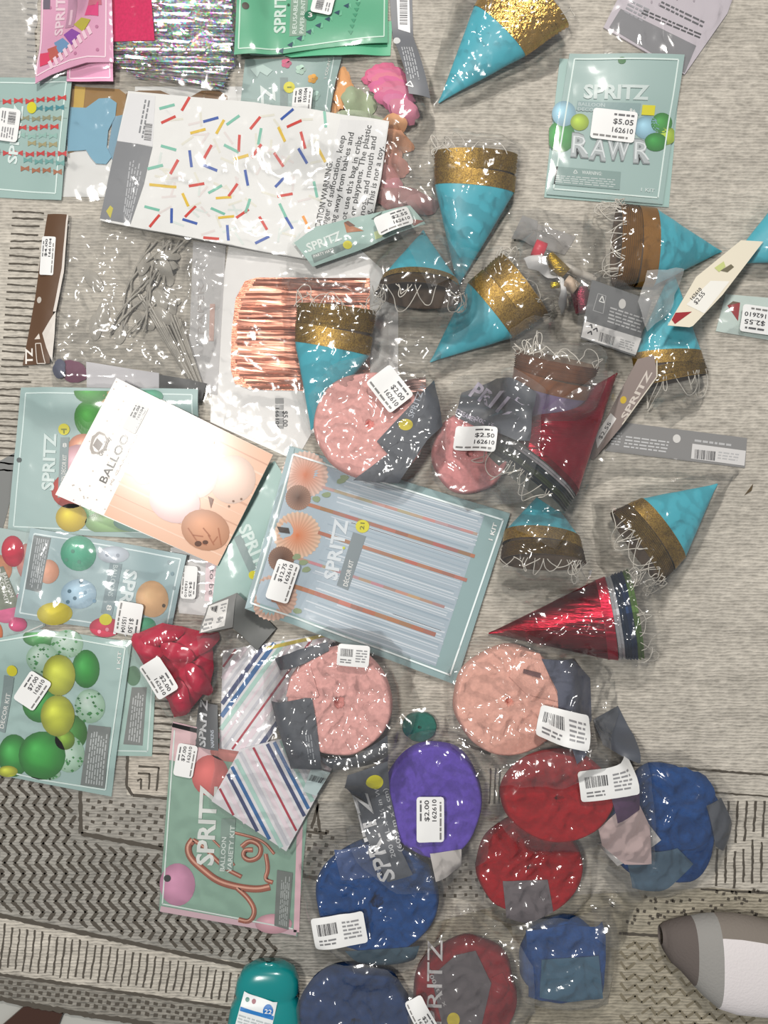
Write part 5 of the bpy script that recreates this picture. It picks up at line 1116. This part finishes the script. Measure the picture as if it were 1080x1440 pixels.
# tag next to red cone
q = [(902, 512), (911, 520), (908, 560), (842, 640), (834, 640), (852, 600), (884, 540)]
t = Thing('header_card', 'narrow header card folded upright with small white lettering beside the crimson foil hats', 'label card', [(900, 508), (912, 520), (908, 560), (842, 642), (832, 636)], r=.025, mode='plane'); t.sheet('card', [(885, 512), (905, 508), (912, 536), (872, 600), (838, 646), (828, 640)], plain((138, 124, 118), .45), .0008, .0006); t.begin()
t.text('SPRITZ', (876, 592), (905, 530), 8, (206, 196, 186), 1, .03); t.disc(871, 565, 4, 5, (200, 170, 50), 1); t.stroke([(909, 515), (911, 536), (872, 598)], 1.5, (214, 206, 190), 1); t.poly([(838, 612), (856, 582), (864, 590), (842, 630)], (226, 222, 218), 1); t.text('$2.55', (846, 618), (858, 596), 5, INK, 2); t.end('card_print')
# grey long header card
q = [(885, 596), (1050, 618), (1047, 658), (850, 632)]
t = Thing('header_card', 'long grey header card with white barcode panel on the bare rug at right', 'label card', q, r=.02); t.sheet('card', [(876, 594), (1050, 616), (1047, 658), (850, 634)], plain((132, 131, 130), .45), .0008, .0006); t.begin()
t.poly([(973, 624), (1048, 634), (1046, 655), (971, 645)], (206, 204, 202), 1); t.barcode([(977, 632), (1005, 635), (1004, 648), (976, 645)], lay=2, seed=9); t.disc(951, 617, 5.5, 6, (206, 204, 200), 1)
t.greek([(880, 612), (942, 620), (938, 638), (876, 630)], 4, (190, 190, 190), 1, 5, fill_=.95); t.greek([(976, 616), (1030, 623), (1030, 630), (976, 623)], 1, (180, 180, 180), 1, 6); t.greek([(1010, 634), (1042, 638), (1040, 650), (1008, 646)], 3, (176, 176, 176), 2, 7); t.greek([(860, 606), (876, 608), (872, 628), (858, 626)], 5, (180, 180, 180), 1, 8); t.end('card_print')
t.film([(846, 630), (1046, 658), (1030, 676), (870, 668), (820, 690)], 'clear', seed=54, amp=.003)
# hats lower right
t = Thing('party_hat_pack', 'blue and gold party hat pack, rim open downward, right beside the large fan kit', 'party hats', [(700, 725), (818, 725), (818, 835), (700, 835)], HG, z=.02, r=.012)
hat(t, (768, 688), (758, 752), (756, 788), 104, 116, seed=55, tilt=.03, layers=10, strings=12, flat=.5)
t.film([(690, 760), (720, 722), (800, 722), (826, 770), (812, 830), (765, 860), (710, 835)], 'clear', seed=55, amp=.0045)
t = hatpack('blue and gold party hat pack pointing up right, alone on bare rug at right', [(850, 700), (1020, 670), (930, 830), (850, 780)], (1016, 680), (932, 743), (893, 770), 104, 122, 56, layers=10, strings=14)
t.film([(836, 700), (880, 688), (960, 672), (1040, 662), (1022, 700), (975, 770), (930, 836), (880, 850), (842, 780)], 'clear', seed=56, amp=.005)
# foil hats
FR = foil_mat((122, 4, 28), .3, (1, 6, 1), 25, .5, metal=.85); FR2 = foil_mat((168, 8, 46), .3, (1, 6, 1), 25, .5, rot=.8, metal=.8)
t = Thing('foil_hat_pack', 'crimson metallic foil hat pack pointing up right above the big kit corner', 'party hats', [(690, 620), (872, 522), (805, 715)], 'packs of crimson foil hats', z=.045, r=.012)
hat(t, (876, 520), (762, 648), (738, 678), 132, 138, seed=57, body=FR2, band=FR, layers=8, rimcols=[(196, 196, 200), (40, 60, 70), (70, 90, 60), (30, 50, 60)], strings=8, pleat=.012, flat=.5, inner=(110, 112, 104), spread=2.2, lift=.016)
t.film([(690, 612), (740, 590), (820, 540), (876, 514), (880, 545), (850, 620), (806, 720), (770, 770), (720, 745), (688, 660)], 'clear', seed=57, amp=.005)
# streamers
DGP = plain((82, 86, 94), .5, 0, (80, .25)); PK = crepe_mat((232, 172, 166)); PKD = crepe_mat((222, 146, 146)); PKO = crepe_mat((234, 176, 160)); PUR = crepe_mat((98, 74, 178)); RDC = crepe_mat((158, 6, 20)); BLC = crepe_mat((8, 66, 128)); DRC = crepe_mat((130, 14, 26)); GRC = crepe_mat((20, 110, 96))
SG = 'crepe streamer rolls in clear bags'
def streamer(label, out, c, rx, ry, ang, mat, seed, z=.03, **k):
    t = Thing('streamer_roll_pack', label, 'streamer', out, SG, z=z, r=.01); roll(t, c, rx, ry, ang, mat, seed=seed, **k); return t
def band(t, q, seed=1, lift=.0008, amp=.0, col=None, r=.007, part='label_band'):
    PW = [t.w(p) for p in q]; sf = Surf(PW); sf.drape(r); t.sheet(part, q, col or DGP, .0004, lift, 6, sf); t._bs = sf; t._bl = lift + .0004; return sf
t = streamer('pink streamer roll half under a dark grey lettered label, left of crimson foil hats', [(612, 560), (740, 535), (745, 640), (715, 700), (620, 700)], (662, 636), 54, 56, 0, PKD, 61, th=.026)
band(t, [(652, 548), (700, 530), (745, 560), (735, 625), (716, 624), (640, 585)]); t.begin(t._bl, t._bs); t.text('PRITZ', (662, 551), (722, 595), 24, (190, 182, 200), 1, .03); t.text('STREAMER', (640, 580), (668, 594), 7, (190, 182, 200), 1, .01); t.text('200 ft', (668, 590), (690, 602), 6, (190, 182, 200), 1, .01); t.end('lettering')
t.film(inset([(610, 560), (650, 530), (700, 524), (752, 560), (742, 640), (722, 700), (660, 712), (612, 670)], 1.07), 'cloudy', seed=61, amp=.004); t.sticker((664, 620), 52, 34, 8, '$2.50', '162610', 18)
t = streamer('pale pink streamer roll with dark twisted label and price sticker, above the large fan kit', [(440, 520), (615, 520), (615, 690), (450, 690)], (520, 598), 76, 74, 20, PK, 62)
band(t, [(588, 560), (612, 530), (622, 600), (600, 620), (560, 680), (497, 676), (545, 640), (530, 622)], r=.012); t.begin(t._bl, t._bs); t.disc(570, 599, 10, 8, (208, 190, 30), 1); t.text('SPRITZ W', (580, 590), (600, 540), 8, (170, 176, 186), 1, .01); t.stroke([(545, 632), (562, 622), (590, 628)], 1, (70, 74, 84), 1); t.end('lettering')
t.film(inset([(442, 560), (470, 524), (520, 508), (590, 520), (622, 560), (620, 640), (590, 684), (520, 680), (462, 650)], 1.07), 'clear', seed=62, amp=.0045); t.sticker((548, 551), 54, 42, 52, '$2.00', '162610', 19)
t = Thing('streamer_roll_pack', 'small dark green streamer roll mostly hidden above the purple roll', 'streamer', [(568, 1005), (612, 1005), (612, 1040), (568, 1040)], SG, z=.01, r=.01); roll(t, (590, 1022), 24, 20, 0, GRC, seed=63, th=.014, hole=3); t.film(blob(590, 1020, 36, 26, 63, .15), 'clear', seed=63, amp=.003)
t = streamer('pink streamer roll with small dark red hole and folded grey label, below the fan kit', [(385, 900), (575, 900), (575, 1085), (385, 1085)], (478, 985), 72, 76, 0, PK, 64, hole=8)
mound(t, 'loose_streamer_end', [(412, 948), (438, 935), (450, 975), (444, 978), (404, 976)], .003, PK, .002, 60, 4)
band(t, [(380, 988), (440, 976), (446, 1010), (452, 1062), (452, 1084), (408, 1084), (396, 1040)], r=.012); t.begin(t._bl, t._bs); t.greek([(430, 1030), (436, 1078), (446, 1076), (440, 1028)], 3, (150, 154, 160), 1, 3); t.end('lettering')
band(t, [(384, 930), (420, 912), (462, 900), (464, 912), (430, 930), (392, 946)], r=.012); band(t, [(450, 1064), (500, 1060), (545, 1030), (546, 1080), (470, 1086)], r=.012)
t.begin(0, t._bs); t.buf = None
t.film(inset([(374, 950), (400, 910), (460, 888), (530, 896), (570, 930), (580, 1000), (560, 1060), (500, 1090), (420, 1092), (380, 1030)], 1.07), 'clear', seed=64, amp=.007, infl=.003); t.sticker((498, 917), 44, 30, 5, None, seed=20)
t = streamer('blue streamer roll with crumpled grey label, at the right beside the rug stripes', [(855, 1075), (1040, 1075), (1040, 1265), (855, 1265)], (936, 1164), 78, 80, 0, BLC, 67, wob=.1, th=.03)
mound(t, 'crumpled_streamer', blob(945, 1140, 66, 58, 5, .16), .004, BLC, .006, 45, 9, r=.006); band(t, [(990, 1130), (1012, 1120), (1035, 1165), (1028, 1205), (1006, 1190)], col=DGP, r=.012); band(t, [(880, 1205), (950, 1190), (975, 1215), (930, 1258), (890, 1250)], col=plain((70, 96, 116), .5), r=.01)
t.sf.drape(.008); t.sheet('paper_label', [(846, 1196), (905, 1150), (925, 1176), (900, 1200), (868, 1217)], plain((214, 210, 208), .5), .0004, .0006); 
t.film(inset([(850, 1090), (900, 1070), (960, 1068), (1010, 1100), (1030, 1160), (1010, 1220), (950, 1262), (900, 1268), (860, 1230), (846, 1180)], 1.07), 'clear', seed=67, amp=.006)
# red rolls
t = streamer('bright red streamer roll with a grey paper square on its lower edge', [(670, 1150), (825, 1150), (825, 1295), (670, 1295)], (747, 1222), 74, 68, 0, RDC, 65, th=.03)
band(t, [(707, 1239), (770, 1237), (778, 1282), (740, 1300), (712, 1290)], col=plain((104, 96, 100), .5))
t.film(inset([(664, 1160), (700, 1140), (790, 1138), (836, 1180), (834, 1270), (780, 1310), (700, 1305), (668, 1250)], 1.07), 'clear', seed=65, amp=.007, infl=.003)
t = streamer('red streamer roll with a pale pink lined label corner beside the right blue roll', [(700, 1065), (905, 1065), (905, 1190), (700, 1190)], (778, 1110), 76, 60, 0, RDC, 66, th=.034)
band(t, [(836, 1158), (862, 1132), (890, 1120), (904, 1150), (908, 1204), (872, 1206), (842, 1182)], col=plain((196, 172, 170), .5), r=.016); 
band(t, [(846, 1100), (892, 1090), (890, 1128), (858, 1144)], col=plain((84, 56, 90), .5), r=.016)
t.film(inset([(698, 1068), (760, 1050), (850, 1050), (900, 1070), (906, 1150), (905, 1200), (830, 1190), (740, 1190), (704, 1140)], 1.07), 'clear', seed=66, amp=.004); t.sticker((842, 1084), 80, 42, -8, None, seed=21)
# blue rolls
t = streamer('royal blue streamer roll with a white barcode label, right of the copper balloon kit', [(430, 1185), (620, 1185), (620, 1370), (430, 1370)], (530, 1266), 84, 78, 0, BLC, 68, hole=9)
band(t, [(470, 1195), (520, 1185), (530, 1230), (480, 1236)], col=plain((52, 78, 130), .5)); band(t, [(485, 1335), (590, 1328), (580, 1360), (520, 1368)], col=plain((50, 76, 92), .5), r=.012)
t.film(inset([(424, 1230), (450, 1190), (520, 1168), (600, 1186), (626, 1240), (620, 1310), (580, 1362), (500, 1368), (446, 1320)], 1.07), 'clear', seed=68, amp=.007, infl=.003); t.sticker((478, 1300), 74, 44, -10, None, seed=22)
t = streamer('dark blue streamer roll cut by the bottom edge, right of the teal bottle', [(425, 1350), (590, 1350), (590, 1500), (425, 1500)], (500, 1436), 78, 74, 0, crepe_mat((8, 50, 100)), 69, wob=.06)
t.film(blob(504, 1430, 90, 84, 69, .06), 'cloudy', seed=69, amp=.007, infl=.003)
t = streamer('blue streamer in a squarish bag at the bottom, left of the slipper', [(720, 1285), (865, 1285), (865, 1415), (720, 1415)], (794, 1356), 62, 56, 0, BLC, 70, wob=.12, th=.028)
mound(t, 'crumpled_streamer', [(740, 1310), (800, 1300), (852, 1306), (852, 1350), (848, 1400), (790, 1412), (744, 1405)], .003, BLC, .005, 50, 3, r=.006); band(t, [(760, 1345), (840, 1340), (846, 1400), (800, 1404), (758, 1400)], col=plain((46, 90, 116), .5))
t.film(inset([(722, 1300), (760, 1288), (860, 1292), (866, 1360), (860, 1414), (780, 1420), (740, 1412), (726, 1360)], 1.07), 'cloudy', seed=70, amp=.006)
# purple
t = streamer('purple streamer roll with a dark grey label and white price sticker, lower middle', [(480, 1035), (685, 1035), (685, 1235), (480, 1235)], (610, 1126), 68, 80, 0, PUR, 71)
band(t, [(490, 1082), (545, 1064), (548, 1110), (565, 1190), (580, 1222), (545, 1232), (520, 1180), (484, 1110)], r=.014); t.begin(t._bl, t._bs)
t.text('SPRITZ', (556, 1226), (516, 1120), 24, (206, 206, 208), 1, .02); t.disc(527, 1094, 12, 12, YEL, 1); t.text('200 ft L x 1½ in W', (556, 1196), (532, 1104), 6.5, (190, 192, 196), 1, .006); t.text('(60.9 m x 4 cm)', (566, 1188), (544, 1104), 6.5, (190, 192, 196), 1, .006); t.end('lettering')
band(t, [(604, 1196), (648, 1190), (648, 1220), (612, 1234)], col=plain((190, 184, 180), .5), r=.012, part='paper_core_label')
t.film(inset([(478, 1070), (540, 1044), (610, 1034), (680, 1060), (690, 1130), (676, 1200), (630, 1240), (560, 1240), (508, 1200), (480, 1130)], 1.07), 'clear', seed=71, amp=.004); t.sticker((604, 1145), 62, 38, -90, '$2.00', '162610', 23)
# pink lower right
t = streamer('peach pink streamer roll with white barcode label above the red rolls', [(640, 905), (850, 905), (850, 1080), (640, 1080)], (716, 986), 76, 76, 0, PKO, 72)
mound(t, 'loose_streamer_end', [(728, 912), (758, 918), (786, 985), (740, 975), (715, 950)], .004, PKO, .002, 60, 4); band(t, [(760, 925), (810, 930), (838, 960), (840, 1020), (800, 1060), (785, 1010), (782, 970)], r=.014, col=plain((88, 92, 110), .45)); band(t, [(734, 938), (758, 944), (757, 951), (733, 944)], col=plain((120, 84, 84), .6)); band(t, [(842, 1020), (878, 1000), (898, 1040), (896, 1070), (850, 1050)], r=.012)
t.film(inset([(634, 950), (670, 905), (740, 890), (820, 905), (862, 950), (870, 1010), (830, 1060), (780, 1084), (690, 1080), (640, 1040)], 1.07), 'clear', seed=72, amp=.007, infl=.003); t.sticker((785, 1013), 66, 42, 12, None, seed=24)
# red foil hat over pink roll
t = Thing('foil_hat_pack', 'dark red metallic foil hat pack pointing left, lower right with navy and green rims', 'party hats', [(690, 893), (860, 800), (910, 930)], 'packs of crimson foil hats', z=.025, r=.012)
hat(t, (690, 894), (846, 872), (892, 864), 112, 128, seed=58, body=FR, band=FR2, layers=8, rimcols=[(200, 200, 204), (34, 56, 84), (26, 52, 90), (96, 130, 66)], strings=10, pleat=.012, flat=.5, inner=(120, 122, 112), spread=1.6)
t.film([(684, 892), (740, 856), (840, 806), (890, 792), (922, 830), (932, 900), (900, 940), (820, 920), (720, 908)], 'clear', seed=58, amp=.007, infl=.003)
# dark red roll at the bottom
t = streamer('dark red streamer roll with a large grey label cut by the bottom edge', [(580, 1310), (735, 1310), (735, 1500), (580, 1500)], (656, 1404), 74, 78, 0, DRC, 73, wob=.08)
band(t, [(606, 1370), (640, 1340), (668, 1334), (690, 1380), (676, 1440), (640, 1480), (622, 1440)], r=.012, col=plain((88, 80, 84), .5)); t.begin(t._bl, t._bs)
t.text('SPRITZ', (620, 1460), (622, 1320), 22, (196, 192, 192), 1, .0); t.text('200 ft L x', (600, 1362), (624, 1412), 6, (176, 172, 172), 1, .006); t.disc(637, 1430, 9, 10, (200, 180, 40), 1); t.end('lettering')
mound(t, 'loose_streamer_end', [(690, 1372), (706, 1364), (716, 1386), (704, 1404), (692, 1408)], .004, DRC, .003, 60, 4)
t.film(inset([(582, 1372), (610, 1325), (650, 1288), (700, 1296), (740, 1350), (748, 1440), (720, 1500), (600, 1500), (578, 1440)], 1.07), 'cloudy', seed=73, amp=.006); t.sticker((592, 1416), 54, 26, 62, '$2.00', '162610', 25)
# teal bottle
t = Thing('plastic_bottle', 'teal plastic oval bottle with white and blue barcode label, bottom edge', 'bottle', [(325, 1348), (425, 1348), (425, 1500), (325, 1500)], z=.02, r=.01)
TB = plain((18, 140, 140), .22, 0, None, .5, .3, .15); NSg = 40; V = []; F = []
def brow(cx_, y, hw, z0, z1, n=NSg):
    out = []; zc = (z0 + z1) / 2; hz = (z1 - z0) / 2
    for j in range(n):
        a = 2 * math.pi * j / n; c, s_ = math.cos(a), math.sin(a); x = math.copysign(abs(c) ** .7, c) * hw; z = zc + math.copysign(abs(s_) ** .7, s_) * hz
        X, Y = t.w((cx_ + x, y)); out.append((X, Y, RUG + z))
    return out
rows = [(378, 1352, 4, .019, .023), (378, 1354, 22, .008, .032), (378, 1362, 36, .002, .038), (377, 1376, 43, .0005, .040), (376, 1392, 45, .0005, .041), (375, 1397, 42, .001, .040), (375, 1401, 43, .001, .041), (374, 1410, 48, .0005, .046), (373, 1430, 51, .0003, .048), (371, 1500, 52, .0003, .048), (370, 1560, 50, .001, .047), (370, 1572, 40, .006, .040)]
for rr_ in rows: V += brow(*rr_)
for i in range(len(rows) - 1): F += [(i * NSg + j, i * NSg + (j + 1) % NSg, (i + 1) * NSg + (j + 1) % NSg, (i + 1) * NSg + j) for j in range(NSg)]
F += [tuple(range(NSg)), tuple(range(len(V) - NSg, len(V)))]
V1 = V[:5 * NSg + NSg]; 
make_obj('bottle_body', V, F, TB, t.parent, True, origin=t.origin); splat(V, 3)
q = [(350, 1382), (394, 1398), (386, 1450), (330, 1436)]; q = [(347, 1382), (393, 1396), (382, 1446), (333, 1434)]
sf = Surf([t.w(p) for p in q]); sf.drape(.006); t.sheet('label', q, plain((224, 228, 228), .4), .0003, .0004, 6, sf); t.begin(.0007, sf)
t.poly([(343, 1399), (389, 1411), (388, 1416), (342, 1404)], (40, 120, 190), 1); t.disc(381, 1404, 7, 8, (30, 110, 184), 2); t.text('22', (376, 1407), (386, 1408), 6, WHITE, 3); t.disc(352, 1391, 3, 3, (90, 140, 130), 1, n=10); t.disc(361, 1393, 3, 3, (150, 90, 100), 1, n=10)
t.greek([(341, 1408), (386, 1420), (383, 1430), (339, 1420)], 3, (176, 184, 186), 1, 2); t.barcode([(345, 1424), (372, 1431), (370, 1442), (343, 1436)], lay=1); t.end('lettering')
# slipper
t = Thing('slipper', 'rounded grey and white woven slipper toe at the lower right corner', 'slipper', [(930, 1283), (1100, 1283), (1100, 1430), (930, 1430)], z=.02, r=.01)
K = 28; secs = []; xs = [932, 936, 944, 956, 972, 975, 985, 1003, 1006, 1030, 1060, 1100, 1160, 1200]
upc = {932: 1308, 936: 1302, 944: 1297, 956: 1292, 972: 1288, 975: 1287, 985: 1284, 1003: 1282, 1006: 1281.5, 1030: 1282, 1060: 1287, 1100: 1298, 1160: 1306, 1200: 1310}
loc = {932: 1332, 936: 1342, 944: 1354, 956: 1364, 972: 1382, 975: 1385, 985: 1395, 1003: 1410, 1006: 1412, 1030: 1420, 1060: 1423, 1100: 1426, 1160: 1424, 1200: 1420}
V = []
for x in xs:
    y0, y1 = upc[x], loc[x]; cy_ = (y0 + y1) / 2; hw = (y1 - y0) / 2; hz = .056 * min(1, (hw / 62)) ** .6
    for j in range(K):
        a = 2 * math.pi * j / K; c, s_ = math.cos(a), math.sin(a); X, Y = t.w((x, cy_ + hw * math.copysign(abs(c) ** .85, c))); z = RUG + max(0.0004, hz * (.42 + .58 * math.copysign(abs(s_) ** .8, s_))) if s_ > 0 else RUG + .0005 + hz * .42 * (1 + s_ * 1.0)
        V.append((X, Y, max(z, RUG + .0004)))
F = []; M = []
for i in range(len(xs) - 1):
    for j in range(K):
        F.append((i * K + j, i * K + (j + 1) % K, (i + 1) * K + (j + 1) % K, (i + 1) * K + j))
        up = math.sin(2 * math.pi * (j + .5) / K); side = math.cos(2 * math.pi * (j + .5) / K)
        M.append(0 if xs[i] < 972 else (1 if xs[i] < 1003 else (2 if side > -.6 else 3)))
F.append(tuple(range(K))); M.append(0)
FAB = [plain(c, .95, 0, (320, .6), .1) for c in ((104, 96, 92), (150, 148, 144), (222, 216, 216), (132, 124, 116))]
make_obj('fabric_upper', V, F, None, t.parent, True, origin=t.origin, mats=FAB, midx=M); splat(V, 2)
# loose transparent bags bridging the pile
for (lab, P, sd, kd) in (('empty clear bag corner between the lower red roll and the squarish blue streamer bag', [(820, 1190), (880, 1220), (900, 1270), (880, 1330), (830, 1300)], 81, 'clear'),
                         ('empty clear bag film between the tall blue hat and the peach tissue flowers', [(560, 200), (606, 210), (640, 400), (600, 420), (560, 330)], 82, 'clear'),
                         ('empty clear bag film on the rug right of the barcode header card', [(905, 385), (960, 380), (940, 440), (905, 470), (890, 430)], 83, 'frost')):
    t = Thing('clear_bag', lab, 'bag', P, r=.01); t.film(P, kd, seed=sd, amp=.004)
